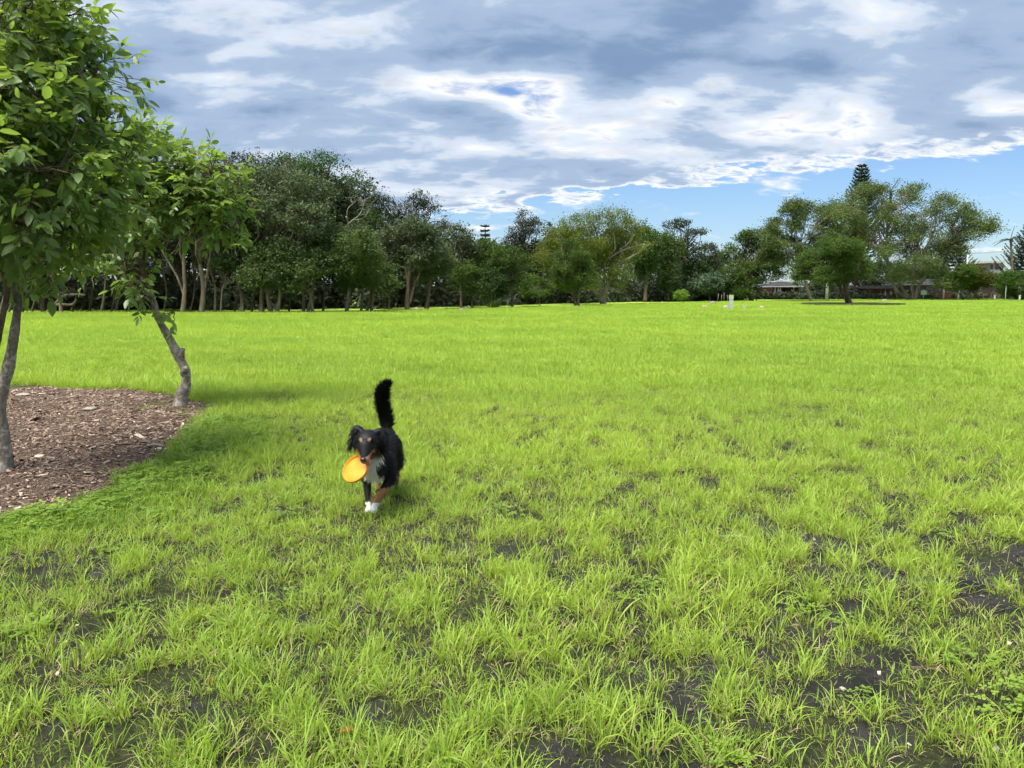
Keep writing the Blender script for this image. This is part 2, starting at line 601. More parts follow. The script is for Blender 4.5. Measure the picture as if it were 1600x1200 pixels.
def brick_mat(name, ca, cb):
    m, T, out = new_mat(name)
    tcn = T.node('ShaderNodeTexCoord')
    br = T.node('ShaderNodeTexBrick')
    T.l.new(tcn.outputs['Object'], br.inputs[0])
    mp = T.node('ShaderNodeMapping')
    T.l.new(tcn.outputs['Object'], mp.inputs[0])
    mp.inputs['Rotation'].default_value = (math.pi / 2, 0, 0)
    T.l.new(mp.outputs[0], br.inputs[0])
    br.inputs['Color1'].default_value = (*ca, 1)
    br.inputs['Color2'].default_value = (*cb, 1)
    br.inputs['Mortar'].default_value = (.30, .28, .25, 1)
    br.inputs['Scale'].default_value = 4.0
    br.inputs['Mortar Size'].default_value = 0.012
    b = principled(T, br.outputs[0], 0.85, 0.2)
    T.l.new(b.outputs[0], out.inputs[0])
    return m


M['brick_red'] = brick_mat('red_brick', (.22, .075, .045), (.30, .12, .07))
M['brick_brown'] = brick_mat('brown_brick', (.17, .11, .08), (.24, .16, .12))


# grass blades: attribute 'blade' = (dry, height along the blade, random)
def grass_mat(name, c_low, c_a, c_b, c_dry, trans, tfac=0.42):
    m, T, out = new_mat(name)
    a = T.node('ShaderNodeAttribute', attribute_name='blade')
    sp = T.node('ShaderNodeSeparateColor')
    T.l.new(a.outputs['Color'], sp.inputs[0])
    g = T.node('ShaderNodeNewGeometry')
    oi = T.node('ShaderNodeObjectInfo')
    nz = T.noise(T.vmath('MULTIPLY', g.outputs['Position'], (.6, 1, 1)), 0.20, 5, 0.65)
    nz2 = T.noise(g.outputs['Position'], 1.7, 3, 0.6)
    f = T.math('MULTIPLY', sp.outputs[2], 0.45)
    f = T.math('MULTIPLY_ADD', oi.outputs['Random'], 0.25, f)
    f = T.math('MULTIPLY_ADD', T.smooth(nz, 0.35, 0.65), 0.42, f)
    col = T.mix(f, c_a, c_b)
    col = T.mix(T.smooth(sp.outputs[1], 0.0, 0.45, 0.75, 0.0), col, c_low)
    dry = T.math('ADD', sp.outputs[0], T.math('MULTIPLY', T.smooth(nz2, 0.62, 0.8), 0.25), clamp=True)
    col = T.mix(dry, col, c_dry)
    b = principled(T, col, 0.5, 0.3)
    tr = T.node('ShaderNodeBsdfTranslucent')
    T.put(tr.inputs[0], T.mix(dry, T.mix(f, tuple(x * .8 for x in trans), trans), c_dry))
    mx = T.node('ShaderNodeMixShader')
    mx.inputs[0].default_value = tfac
    T.l.new(b.outputs[0], mx.inputs[1])
    T.l.new(tr.outputs[0], mx.inputs[2])
    T.l.new(mx.outputs[0], out.inputs[0])
    return m


M['grass'] = grass_mat('grass_blade', (.23, .225, .080), (.160, .310, .042), (.410, .535, .070), (.52, .42, .24), (.48, .64, .065))
M['grass_dark'] = grass_mat('short_grass_blade', (.11, .15, .035), (.135, .245, .034), (.275, .395, .052), (.32, .28, .13), (.22, .38, .04))

# ------------------------------------------------------------------ ground
MULCH_PX = [(-420, 640), (-200, 606), (0, 597), (60, 603), (110, 608), (190, 610), (262, 617), (318, 629), (338, 636),
            (318, 652), (300, 668), (283, 690), (262, 705), (258, 716), (236, 724), (216, 738), (176, 760), (138, 778),
            (86, 796), (30, 806), (-60, 822), (-260, 860), (-600, 900)]
MULCH = [tuple(ground(*p)[:2]) for p in MULCH_PX]


def mulch_inside(x, y, wob=True):
    if wob:
        x = x + 0.16 * (fbm(x * 2.2, y * 2.2, 91) - .5)
        y = y + 0.30 * (fbm(x * 2.2, y * 2.2, 92) - .5)
    return in_poly(x, y, MULCH)


def bare(x, y):
    """0 = closed turf, 1 = bare black soil"""
    b = 0.28 * fbm(x * 1.0, y * 1.0, 5, 2) + 0.72 * fbm(x * 7.5, y * 6.0, 6, 2)
    b = b + 0.055 * np.clip((x - .8) / 1.6, -1.2, 1.25) * sstep(11, 5, y) - .010
    b = b - 0.16 * sstep(3.4, 10.0, y)
    return sstep(0.532, 0.617, b)


def relief(x, y):
    near = 1 - sstep(14, 24, y)
    return near * (0.05 * (fbm(x * 1.1, y * 1.1, 31, 3) - .5) + 0.045 * (fbm(x * 7, y * 7, 32, 3) - .5))


def axis(lo, hi, fine_lo, fine_hi, step, grow=1.16):
    mid = list(np.arange(fine_lo, fine_hi + 1e-6, step))
    up = []
    s, p = step, fine_hi
    while p < hi:
        s *= grow
        p = p + s
        up.append(min(p, hi))
    dn = []
    s, p = step, fine_lo
    while p > lo:
        s *= grow
        p = p - s
        dn.append(max(p, lo))
    return np.array(dn[::-1] + mid + up)


gx = axis(-2500, 2500, -6, 6, 0.065)
gy = axis(-200, 5000, 1.2, 9.5, 0.065)
X, Yg = np.meshgrid(gx, gy)
Zg = relief(X, Yg)
gv = np.stack([X, Yg, Zg], -1).reshape(-1, 3)
nx, ny = len(gx), len(gy)
ii = (np.arange(ny - 1)[:, None] * nx + np.arange(nx - 1)[None, :]).ravel()
gmb = MB()
gmb.add(gv, np.stack([ii, ii + 1, ii + nx + 1, ii + nx], -1), bare=bare(X, Yg).ravel())

m, T, out = new_mat('field_soil')
g = T.node('ShaderNodeNewGeometry')
pos = g.outputs['Position']
at_b = T.node('ShaderNodeAttribute', attribute_name='bare')
n1 = T.noise(pos, 3.0, 5, 0.6)
n2 = T.noise(pos, 26, 6, 0.65)
n3 = T.noise(pos, 150, 3, 0.6)
soil = T.mix(T.smooth(n1, 0.35, 0.65), (.016, .0156, .0152), (.050, .048, .046))
soil = T.mix(T.smooth(n3, 0.62, 0.72, 0, .7), soil, (.11, .10, .085))
thatch = T.mix(T.smooth(n2, 0.35, 0.7), (.022, .028, .012), (.07, .075, .03))
spx = T.node('ShaderNodeSeparateXYZ')
T.l.new(pos, spx.inputs[0])
nfar = T.noise(pos, 0.16, 5, 0.6)
nfar2 = T.noise(pos, 1.4, 5, 0.65)
turf = T.mix(T.math('MULTIPLY_ADD', nfar2, 0.5, T.math('MULTIPLY', T.smooth(nfar, .3, .7), .5)), (.155, .28, .036), (.355, .465, .062))
near = T.mix(T.math('POWER', at_b.outputs['Fac'], 0.6), thatch, soil)
col = T.mix(T.smooth(spx.outputs[1], 9, 26), near, turf)
col = T.mix(T.smooth(spx.outputs[1], 117, 121), col, (.085, .085, .055))
b = principled(T, col, 0.9, 0.2)
bump(T, b, T.math('ADD', T.math('MULTIPLY', n2, 1.0), T.math('MULTIPLY', n3, 0.55)), 1.0, 0.04)
T.l.new(b.outputs[0], out.inputs[0])
tag(gmb.build('ground', m), kind='structure')

# ------------------------------------------------------------------ mulch bed
mxs = np.arange(-7.6, -2.6, 0.05)
mys = np.arange(3.6, 13.4, 0.05)
mX, mY = np.meshgrid(mxs, mys)
mins = mulch_inside(mX, mY)
mdist = poly_dist(mX, mY, MULCH)
mZ = relief(mX, mY) + 0.006 + 0.05 * sstep(0, .5, mdist) + 0.025 * (fbm(mX * 4, mY * 4, 44) - .5)
nxm = len(mxs)
jj = (np.arange(len(mys) - 1)[:, None] * nxm + np.arange(nxm - 1)[None, :])
keep = (mins[:-1, :-1] & mins[1:, :-1] & mins[:-1, 1:] & mins[1:, 1:])
jj = jj[keep]
mmb = MB()
mmb.add(np.stack([mX, mY, mZ], -1).reshape(-1, 3), np.stack([jj, jj + 1, jj + nxm + 1, jj + nxm], -1))
m, T, out = new_mat('mulch_base')
g = T.node('ShaderNodeNewGeometry')
n1 = T.noise(g.outputs['Position'], 2.0, 5, 0.6)
n2 = T.noise(g.outputs['Position'], 45, 5, 0.7)
col = T.mix(T.smooth(n2, .35, .7), (.065, .043, .032), (.20, .145, .11))
col = T.mix(T.smooth(n1, .45, .7, 0, .5), col, (.05, .034, .025))
b = principled(T, col, 0.95, 0.15)
bump(T, b, n2, 1.0, 0.03)
T.l.new(b.outputs[0], out.inputs[0])
tag(mmb.build('mulch_bed', m), kind='structure')


def mulch_z(x, y):
    d = poly_dist(x, y, MULCH)
    return relief(x, y) + 0.006 + 0.05 * sstep(0, .5, d) + 0.025 * (fbm(x * 4, y * 4, 44) - .5)


def rot_frames(n, tilt, rg):
    """random frames: yaw free, normal tipped by about `tilt`"""
    yaw = rg.uniform(0, 2 * np.pi, n)
    nrm = np.stack([rg.normal(0, tilt, n), rg.normal(0, tilt, n), np.ones(n)], -1)
    nrm /= np.linalg.norm(nrm, axis=1)[:, None]
    d = np.stack([np.cos(yaw), np.sin(yaw), np.zeros(n)], -1)
    d -= (d * nrm).sum(1)[:, None] * nrm
    d /= np.linalg.norm(d, axis=1)[:, None]
    s_ = np.cross(nrm, d)
    return d, s_, nrm


# wood chips
N = 44000
cx = rng.uniform(-7.4, -2.7, N)
cy = rng.uniform(3.8, 13.2, N)
k = mulch_inside(cx, cy, False) | (mulch_inside(cx + rng.normal(0, .05, N), cy + rng.normal(0, .09, N)))
cx, cy = cx[k], cy[k]
n = len(cx)
cz = mulch_z(cx, cy) + rng.uniform(.002, .014, n)
d, s_, nr = rot_frames(n, 0.35, rng)
L = rng.lognormal(math.log(.026), .48, n)
Wd = L * rng.uniform(.18, .5, n)
Th = np.minimum(Wd * .35, .006)
c = np.stack([cx, cy, cz], -1)
sg = np.array([[-1, -1, -1], [1, -.8, -1], [1, .7, -1], [-1, 1, -1], [-.9, -.9, 1], [.9, -.7, 1], [1, .6, 1], [-.9, .9, 1]])
v = (c[:, None, :] + d[:, None, :] * (sg[None, :, :1] * L[:, None, None] / 2) + s_[:, None, :] * (sg[None, :, 1:2] * Wd[:, None, None] / 2)
     + nr[:, None, :] * (sg[None, :, 2:] * Th[:, None, None] / 2))
fb = np.array([[4, 5, 6, 7], [0, 1, 5, 4], [1, 2, 6, 5], [2, 3, 7, 6], [3, 0, 4, 7]])
chips = MB()
chips.add(v.reshape(-1, 3), (np.arange(n)[:, None, None] * 8 + fb[None]).reshape(-1, 4))
m, T, out = new_mat('wood_chip')
g = T.node('ShaderNodeNewGeometry')
r = g.outputs['Random Per Island']
col = T.mix(T.smooth(r, 0, .75), (.075, .048, .035), (.29, .205, .152))
col = T.mix(T.smooth(r, .84, 1.0), col, (.52, .44, .35))
b = principled(T, col, 0.85, 0.2)
T.l.new(b.outputs[0], out.inputs[0])
tag(chips.build('wood_chips', m, smooth=False), 'brown wood chip mulch spread under the two small trees', 'mulch', kind='stuff')


# ------------------------------------------------------------------ grass tufts (instanced)
def tuft_mesh(name, seed, nb, Lr, wr, rad, lean, dry_frac, segs=4, bend=1.0, mat='grass'):
    rg = np.random.default_rng(seed)
    r = rad * np.sqrt(rg.uniform(0, 1, nb))
    a = rg.uniform(0, 2 * np.pi, nb)
    base = np.stack([r * np.cos(a), r * np.sin(a), np.full(nb, -.008)], -1)
    az = a + rg.normal(0, 0.9, nb)
    th0 = np.abs(rg.normal(lean * .45, lean * .4, nb))
    L = rg.uniform(Lr[0], Lr[1], nb) * rg.uniform(.7, 1.1, nb)
    cur = np.abs(rg.normal(.55, .45, nb)) * bend
    wd = rg.uniform(wr[0], wr[1], nb)
    dry = (rg.uniform(0, 1, nb) < dry_frac).astype(float)
    L = np.where(dry > 0, L * .65, L)
    th0 = np.where(dry > 0, th0 + .45, th0)
    rnd = rg.uniform(0, 1, nb)
    out_d = np.stack([np.cos(az), np.sin(az), np.zeros(nb)], -1)
    twist = rg.uniform(-1.1, 1.1, nb)
    side = np.stack([-np.sin(az + twist), np.cos(az + twist), np.zeros(nb)], -1)
    ts = np.linspace(0, 1, segs + 1)
    p = base.copy()
    pts = [p.copy()]
    for i in range(segs):
        th = th0 + cur * ((i + .5) / segs) ** 1.5 * 1.9
        st = L / segs
        p = p + (out_d * np.sin(th)[:, None] + np.array([0, 0, 1.0]) * np.cos(th)[:, None]) * st[:, None]
        pts.append(p.copy())
    V, At = [], []
    for i, t in enumerate(ts):
        w = wd * (1 - t ** 2.2) * (0.65 + .35 * min(1, t * 4)) * .5
        at_ = np.stack([dry, np.full(nb, t), rnd], -1)
        if i < segs:
            V += [pts[i] - side * w[:, None], pts[i] + side * w[:, None]]
            At += [at_, at_]
        else:
            V += [pts[i]]
            At += [at_]
    nv = 2 * segs + 1
    V = np.stack(V, 1).reshape(-1, 3)
    At = np.stack(At, 1).reshape(-1, 3)
    fq = np.array([[2 * i, 2 * i + 1, 2 * i + 3, 2 * i + 2] for i in range(segs - 1)])
    ft = np.array([[2 * segs - 2, 2 * segs - 1, 2 * segs]])
    o = np.arange(nb)[:, None, None] * nv
    mb = MB()
    mb.add(V, [(o + fq[None]).reshape(-1, 4), (o + ft[None]).reshape(-1, 3)], blade=At)
    me = mb.mesh(name)
    me.materials.append(M[mat])
    return me


def clover_mesh(name, seed, n, rad):
    rg = np.random.default_rng(seed)
    mb = MB()
    for i in range(n):
        r = rad * math.sqrt(rg.uniform())
        a = rg.uniform(0, 6.283)
        h = rg.uniform(.02, .055)
        c = np.array([r * math.cos(a), r * math.sin(a), h])
        sz = rg.uniform(.008, .014)
        rnd = rg.uniform()
        for q in range(3):
            an = a + q * 2.094
            dr = np.array([math.cos(an), math.sin(an), rg.uniform(-.1, .3)])
            sd = np.array([-dr[1], dr[0], 0])
            v = np.array([c, c + dr * sz + sd * sz * .8, c + dr * sz * 1.9, c + dr * sz - sd * sz * .8])
            mb.add(v, np.array([[0, 1, 2, 3]]), blade=np.array([[0, 1, rnd]] * 4))
    me = mb.mesh(name)
    me.materials.append(M['grass_dark'])
    return me


class Scatter:
    def __init__(s, name, meshes):
        s.name = name
        s.col = bpy.data.collections.new(name + '_sources')
        for i, me in enumerate(meshes):
            o = bpy.data.objects.new('%s_source_%02d' % (name, i), me)
            s.col.objects.link(o)
        s.nv = len(meshes)
        s.p, s.r, s.s, s.i = [], [], [], []

    def add(s, x, y, z, scale, idx, tilt=0.12):
        n = len(x)
        s.p.append(np.stack([x, y, z], -1))
        s.r.append(np.stack([rng.normal(0, tilt, n), rng.normal(0, tilt, n), rng.uniform(0, 6.283, n)], -1))
        s.s.append(np.broadcast_to(scale, (n,)).astype(float))
        s.i.append(idx.astype(int))

    def build(s, label, cat):
        p = np.concatenate(s.p)
        me = bpy.data.meshes.new(s.name)
        me.vertices.add(len(p))
        me.vertices.foreach_set('co', p.astype(np.float32).ravel())
        a = me.attributes.new('rot', 'FLOAT_VECTOR', 'POINT')
        a.data.foreach_set('vector', np.concatenate(s.r).astype(np.float32).ravel())
        a = me.attributes.new('scl', 'FLOAT', 'POINT')
        a.data.foreach_set('value', np.concatenate(s.s).astype(np.float32))
        a = me.attributes.new('vi', 'INT', 'POINT')
        a.data.foreach_set('value', np.concatenate(s.i).astype(np.int32))
        me.update()
        o = bpy.data.objects.new(s.name, me)
        COL.objects.link(o)
        ng = bpy.data.node_groups.new(s.name + '_scatter', 'GeometryNodeTree')
        ng.interface.new_socket('Geometry', in_out='INPUT', socket_type='NodeSocketGeometry')
        ng.interface.new_socket('Geometry', in_out='OUTPUT', socket_type='NodeSocketGeometry')
        N_ = ng.nodes
        gi = N_.new('NodeGroupInput')
        go = N_.new('NodeGroupOutput')
        ci = N_.new('GeometryNodeCollectionInfo')
        ci.inputs['Collection'].default_value = s.col
        ci.inputs['Separate Children'].default_value = True
        ci.inputs['Reset Children'].default_value = True
        ip = N_.new('GeometryNodeInstanceOnPoints')
        ip.inputs['Pick Instance'].default_value = True

        def named(nm, typ):
            nd = N_.new('GeometryNodeInputNamedAttribute')
            nd.data_type = typ
            nd.inputs[0].default_value = nm
            return [q for q in nd.outputs if q.enabled and q.name == 'Attribute'][0]
        e2r = N_.new('FunctionNodeEulerToRotation')
        Lk = ng.links.new
        Lk(gi.outputs[0], ip.inputs['Points'])
        Lk(ci.outputs[0], ip.inputs['Instance'])
        Lk(named('vi', 'INT'), ip.inputs['Instance Index'])
        Lk(named('rot', 'FLOAT_VECTOR'), e2r.inputs[0])
        Lk(e2r.outputs[0], ip.inputs['Rotation'])
        Lk(named('scl', 'FLOAT'), ip.inputs['Scale'])
        Lk(ip.outputs[0], go.inputs[0])
        md = o.modifiers.new('scatter', 'NODES')
        md.node_group = ng
        tag(o, label, cat, kind='stuff')
        return o


g_meshes = []
for i in range(6):      # 0-5 upright fresh tufts
    g_meshes.append(tuft_mesh('tuft_tall', 100 + i, 17 + 4 * (i % 3), (.08, .21), (.0036, .0078), .032 + .010 * (i % 3), .60, .20, 4, 1.0))
for i in range(3):      # 6-8 sparse long arching tufts
    g_meshes.append(tuft_mesh('tuft_long', 120 + i, 9, (.14, .27), (.0045, .0085), .03, .65, .10, 5, 1.15))
for i in range(4):      # 9-12 low fine mats
    g_meshes.append(tuft_mesh('tuft_low', 140 + i, 34, (.03, .085), (.0022, .0045), .11, .75, .26, 3, 1.0))
for i in range(2):      # 13-14 straw
    g_meshes.append(tuft_mesh('tuft_straw', 150 + i, 26, (.05, .14), (.0022, .0045), .09, 1.25, .75, 3, .7))
for i in range(4):      # 15-18 middle distance patches
    g_meshes.append(tuft_mesh('patch_mid', 160 + i, 130, (.08, .19), (.006, .011), .28, .5, .05, 3, .9))
for i in range(3):      # 19-21 far patches
    g_meshes.append(tuft_mesh('patch_far', 170 + i, 260, (.09, .20), (.018, .03), 1.15, .5, .03, 2, .8))
S = Scatter('grass', g_meshes)


def strip(y0, y1, per_m2, margin=2.0, slope=.70):
    """random points over the wedge the camera looks along, with a margin to either side"""
    area = (y1 - y0) * (slope * (y0 + y1) + 2 * margin)
    n = int(area * per_m2)
    n2 = int(n * 1.9) + 10
    y = rng.uniform(y0, y1, n2)
    half = slope * y + margin
    hm = slope * y1 + margin
    x = rng.uniform(-hm, hm, n2)
    k = np.abs(x) < half
    return x[k], y[k]


FEET = ground(580, 799)


def short_zone(x, y):
    """the short deep-green turf that borders the mulch on its near side"""
    d = poly_dist(x, y, MULCH)
    return sstep(1.0, 0.15, d + .5 * (fbm(x * 1.5, y * 1.5, 77) - .5)) * sstep(9.6, 8.8, y - .0 * x)


# near field, one tuft at a time
for (y0, y1, dn) in ((1.2, 4.0, 190), (4.0, 8.0, 210), (8.0, 13.0, 165)):
    x, y = strip(y0, y1, dn)
    bz = bare(x, y)
    cl = fbm(x * 4.5, y * 4.5, 12, 2)          # tufts gather in clumps
    keepp = rng.uniform(0, 1, len(x)) < (1 - .84 * bz) * np.clip(.25 + .9 * sstep(.36, .60, cl), 0, 1)
    keepp &= ~mulch_inside(x, y)
    keepp &= ~(rng.uniform(0, 1, len(x)) < short_zone(x, y) * .88)
    dfeet = np.hypot((x - FEET[0]) / .16, (y - FEET[1] + .12) / .30)
    keepp &= ~((dfeet < 1) & (rng.uniform(0, 1, len(x)) < .8))
    x, y = x[keepp], y[keepp]
    n = len(x)
    idx = np.where(rng.uniform(0, 1, n) < .16, rng.integers(6, 9, n), rng.integers(0, 6, n))
    idx = np.where(rng.uniform(0, 1, n) < .10, rng.integers(13, 15, n), idx)
    sc = rng.uniform(.6, 1.15, n) * (0.66 + .62 * fbm(x * .8, y * .8, 14, 2)) * (1 - .25 * bare(x, y))
    S.add(x, y, relief(x, y), sc, idx)
# low mats and straw between the tufts
for (y0, y1, dn) in ((1.2, 6.0, 80), (6.0, 13.0, 60)):
    x, y = strip(y0, y1, dn)
    bz = bare(x, y)
    keepp = rng.uniform(0, 1, len(x)) < (1 - .72 * bz) * .9
    keepp &= ~mulch_inside(x, y)
    x, y = x[keepp], y[keepp]
    n = len(x)
    idx = np.where(rng.uniform(0, 1, n) < .13 + .40 * bare(x, y), rng.integers(13, 15, n), rng.integers(9, 13, n))
    S.add(x, y, relief(x, y), rng.uniform(.7, 1.25, n), idx)
# lush fringe behind the mulch
for (pa, pb) in (((-200, 604), (0, 596)), ((0, 596), (110, 606)), ((110, 606), (262, 615)), ((262, 615), (330, 628))):
    A, B = ground(*pa), ground(*pb)
    n = 170
    t = rng.uniform(0, 1, n)
    x = A[0] + (B[0] - A[0]) * t + rng.normal(0, .05, n)
    y = A[1] + (B[1] - A[1]) * t + np.abs(rng.normal(0, .55, n)) - .05
    S.add(x, y, relief(x, y), rng.uniform(1.0, 1.7, n), rng.integers(0, 9, n))
# middle distance
for (y0, y1, dn, a, b2) in ((12, 22, 13, .8, 1.15), (22, 42, 6.5, .85, 1.3)):
    x, y = strip(y0, y1, dn, 4)
    k = ~mulch_inside(x, y) & (rng.uniform(0, 1, len(x)) < .35 + .9 * fbm(x * .5, y * .5, 51, 3))
    x, y = x[k], y[k]
    n = len(x)
    S.add(x, y, relief(x, y), rng.uniform(a, b2, n), rng.integers(15, 19, n), .05)
for (y0, y1, dn) in ((38, 70, 1.1), (70, 128, .45)):
    x, y = strip(y0, y1, dn, 6)
    # the field ends at the line of trees, which runs away to the right
    lim = 47 + 0.0 * x
    lim = np.where(x / np.maximum(y, 1) < -.2, 50.5, np.where(x / np.maximum(y, 1) < .05, 50.5 + (x / y + .2) / .25 * 18, 68 + (x / y - .05) / .3 * 38))
    k = y < np.minimum(lim, 118)
    x, y = x[k], y[k]
    n = len(x)
    S.add(x, y, np.zeros(n), rng.uniform(.8, 1.2, n), rng.integers(19, 22, n), .02)
S.build('bright yellow green grass growing in tufts over the whole field', 'grass')

# short deep green turf with clover along the near edge of the mulch
d_meshes = [tuft_mesh('turf_short', 200 + i, 70, (.035, .10), (.003, .005), .10, .6, .06, 3, 1.0, 'grass_dark') for i in range(3)]
d_meshes += [clover_mesh('clover', 210 + i, 34, .13) for i in range(2)]
S2 = Scatter('short_turf', d_meshes)
x = rng.uniform(-6.2, -1.6, 9000)
y = rng.uniform(3.6, 10.2, 9000)
k = (rng.uniform(0, 1, 9000) < short_zone(x, y)) & ~mulch_inside(x, y) & (bare(x, y) < .8)
x, y = x[k], y[k]
n = len(x)
S2.add(x, y, relief(x, y), rng.uniform(.7, 1.2, n), np.where(rng.uniform(0, 1, n) < .2, rng.integers(3, 5, n), rng.integers(0, 3, n)))
# scattered clover in the foreground and a few sprouts by the crooked trunk
x, y = strip(1.4, 6.5, 1.5)
k = ~mulch_inside(x, y)
x, y = x[k], y[k]
S2.add(x, y, relief(x, y), rng.uniform(.6, 1.0, len(x)), rng.integers(3, 5, len(x)))
for (px, py, n) in ((236, 643, 12), (289, 650, 6), (300, 640, 4)):
    c = ground(px, py)
    x = c[0] + rng.normal(0, .12, n)
    y = c[1] + rng.normal(0, .2, n)
    S2.add(x, y, mulch_z(x, y), rng.uniform(.5, .8, n), rng.integers(0, 3, n))
S2.build('short deep green turf and clover bordering the mulch bed', 'turf')

# ------------------------------------------------------------------ trees: shared builders
LEAF11_T = np.array([0, .25, .5, .78, 1.0, .2, .5, .8, .2, .5, .8])
LEAF11_S = np.array([0, 0, 0, 0, 0, -.40, -.5, -.30, .40, .5, .30])
LEAF11_F = [np.array([[1, 5, 6, 2], [2, 6, 7, 3], [2, 9, 8, 1], [3, 10, 9, 2]]), np.array([[0, 5, 1], [3, 7, 4], [0, 1, 8], [3, 4, 10]])]


def leaf_verts(p, d, nrm, L, Wd, fold=.22, curl=.25):
    """broad leaves: base p, direction d, face normal nrm -> (n,11,3)"""
    s_ = np.cross(d, nrm)
    s_ /= np.linalg.norm(s_, axis=1)[:, None] + 1e-9
    nn = np.cross(s_, d)
    t = LEAF11_T[None, :, None]
    sd = LEAF11_S[None, :, None]
    L = L[:, None, None]
    Wd = Wd[:, None, None]
    return (p[:, None, :] + d[:, None, :] * t * L + s_[:, None, :] * sd * Wd
            + nn[:, None, :] * (np.abs(sd) * fold * Wd - curl * L * t ** 2 * .5))


def rhomb_leaves(p, d, nrm, L, Wd):
    s_ = np.cross(d, nrm)
    s_ /= np.linalg.norm(s_, axis=1)[:, None] + 1e-9
    a = p - d * (L / 2)[:, None]
    b = p + d * (L / 2)[:, None]
    l = p - s_ * (Wd / 2)[:, None] + nrm * (Wd * .12)[:, None]
    r = p + s_ * (Wd / 2)[:, None] + nrm * (Wd * .12)[:, None]
    return np.stack([a, l, b, r], 1).reshape(-1, 3), np.arange(len(p) * 4).reshape(-1, 4)


def unit(v):
    return v / (np.linalg.norm(v, axis=-1, keepdims=True) + 1e-12)


def crown_points(lobes, n, rg, shell=.55, out=(.14, 1.28)):
    """n clump centres spread over ellipsoid lobes, mostly towards their outsides"""
    vol = np.array([l[1][0] * l[1][1] * l[1][2] for l in lobes]) ** .8
    which = rg.choice(len(lobes), n, p=vol / vol.sum())
    C = np.array([l[0] for l in lobes])[which]
    Rr = np.array([l[1] for l in lobes])[which]
    dr = unit(rg.normal(0, 1, (n, 3)))
    rad = shell + (1 - shell) * rg.uniform(0, 1, n) ** .6
    rad = np.where(rg.uniform(0, 1, n) < out[0], rad * rg.uniform(1.0, out[1], n), rad)
    return C + Rr * dr * rad[:, None], which, dr


def limb(mb, a, b, r0, r1, rg, wob=.12, n=7, sag=0.0, sides=6):
    a, b = np.asarray(a, float), np.asarray(b, float)
    ln = np.linalg.norm(b - a)
    c1 = a + (b - a) * .33 + rg.normal(0, wob, 3) * ln + np.array([0, 0, sag * ln])
    c2 = a + (b - a) * .68 + rg.normal(0, wob, 3) * ln + np.array([0, 0, sag * ln * .6])
    p = smooth_path([a, c1, c2, b], n)
    mb.tube(p, np.linspace(r0, r1, n), sides)
    return p


def far_tree(name, label, lobes, base, stems, leafmat, barkmat, nclump, nleaf, spread, lsize, seed, group=None,
             lw=.45, droop=0.0, twigs=2, trunk_r=.2, shell=.5, cat='tree', limb_wob=.1, upbias=.45):
    """stems: list of lists of world points (the trunk and big limbs); limbs then reach into each lobe"""
    rg = np.random.default_rng(seed)
    root = empty(name, tuple(base))
    tag(root, label, cat, group)
    off = np.asarray(base, float)
    tb = MB()
    tips = []
    for st in stems:
        st = np.asarray(st, float) - off
        n = max(8, 5 * len(st))
        p = smooth_path(st, n)
        rr = trunk_r * .8 * np.linspace(1, .55, n) * (1 if st[0][2] < .3 else .58)
        if st[0][2] < .3:
            rr = rr * (1 + .30 * np.exp(-np.linspace(0, 1, n) * 12)) * (1 + rg.normal(0, .05, n))
        tb.tube(p, rr, 9)
        tips.append((p, rr))
    L0 = [(np.asarray(c, float) - off, np.asarray(r, float)) for c, r in lobes]
    pts, which, dr = crown_points(L0, nclump, rg, shell)
    for li, (c, r) in enumerate(L0):
        best = min(tips, key=lambda q: np.linalg.norm(q[0][-1] - c))
        p, rr = best
        k0 = rg.integers(int(len(p) * .6), len(p))
        cl_ = limb(tb, p[k0], c + rg.normal(0, .15, 3) * r, rr[k0] * .62, rr[-1] * .25, rg, limb_wob, 7, .04)
        mine = pts[which == li]
        if len(mine):
            for q in mine[rg.choice(len(mine), min(len(mine), twigs * 2 + 1), replace=False)]:
                k1 = rg.integers(3, 7)
                limb(tb, cl_[k1], q, rr[-1] * .22, rr[-1] * .06, rg, .1, 5, .03, 4)
    tb.build('trunk', barkmat, root)
    n = nclump * nleaf
    cc = np.repeat(pts, nleaf, 0)
    sp = np.repeat(spread * rg.uniform(.6, 1.4, nclump), nleaf)
    off_ = rg.normal(0, 1, (n, 3)) * np.array([1, 1, .62]) * sp[:, None] * .55
    off_[:, 2] -= droop * np.abs(rg.normal(0, 1, n)) * sp
    p = cc + off_
    p[:, 2] = np.maximum(p[:, 2], .15)
    nrm = unit(rg.normal(0, 1, (n, 3)) * .8 + np.array([0, 0, upbias * 2]))
    d = rg.normal(0, 1, (n, 3))
    d[:, 2] -= droop * 3
    d = unit(d - (d * nrm).sum(1)[:, None] * nrm * (0.7 if droop else 1))
    Ls = lsize * rg.uniform(.6, 1.3, n)
    v, f = rhomb_leaves(p, d, nrm, Ls, Ls * lw * rg.uniform(.7, 1.2, n))
    cb = MB()
    cb.add(v, f)
    cb.build('crown', leafmat, root)
    return root


def auto_lobes(c, hw, hd, hh, n, seed, top_heavy=.0):
    rg = np.random.default_rng(seed)
    L = []
    for i in range(n):
        u = unit(rg.normal(0, 1, 3))
        rad = rg.uniform(.25, .72)
        p = np.array([u[0] * hw, u[1] * hd, u[2] * hh]) * rad
        s_ = rg.uniform(.30, .50)
        L.append((c + p, np.array([hw, hd, hh * (.75 + .2 * rg.uniform())]) * s_))
    return L


# ------------------------------------------------------------------ the wood and the park trees
SEED = [1000]


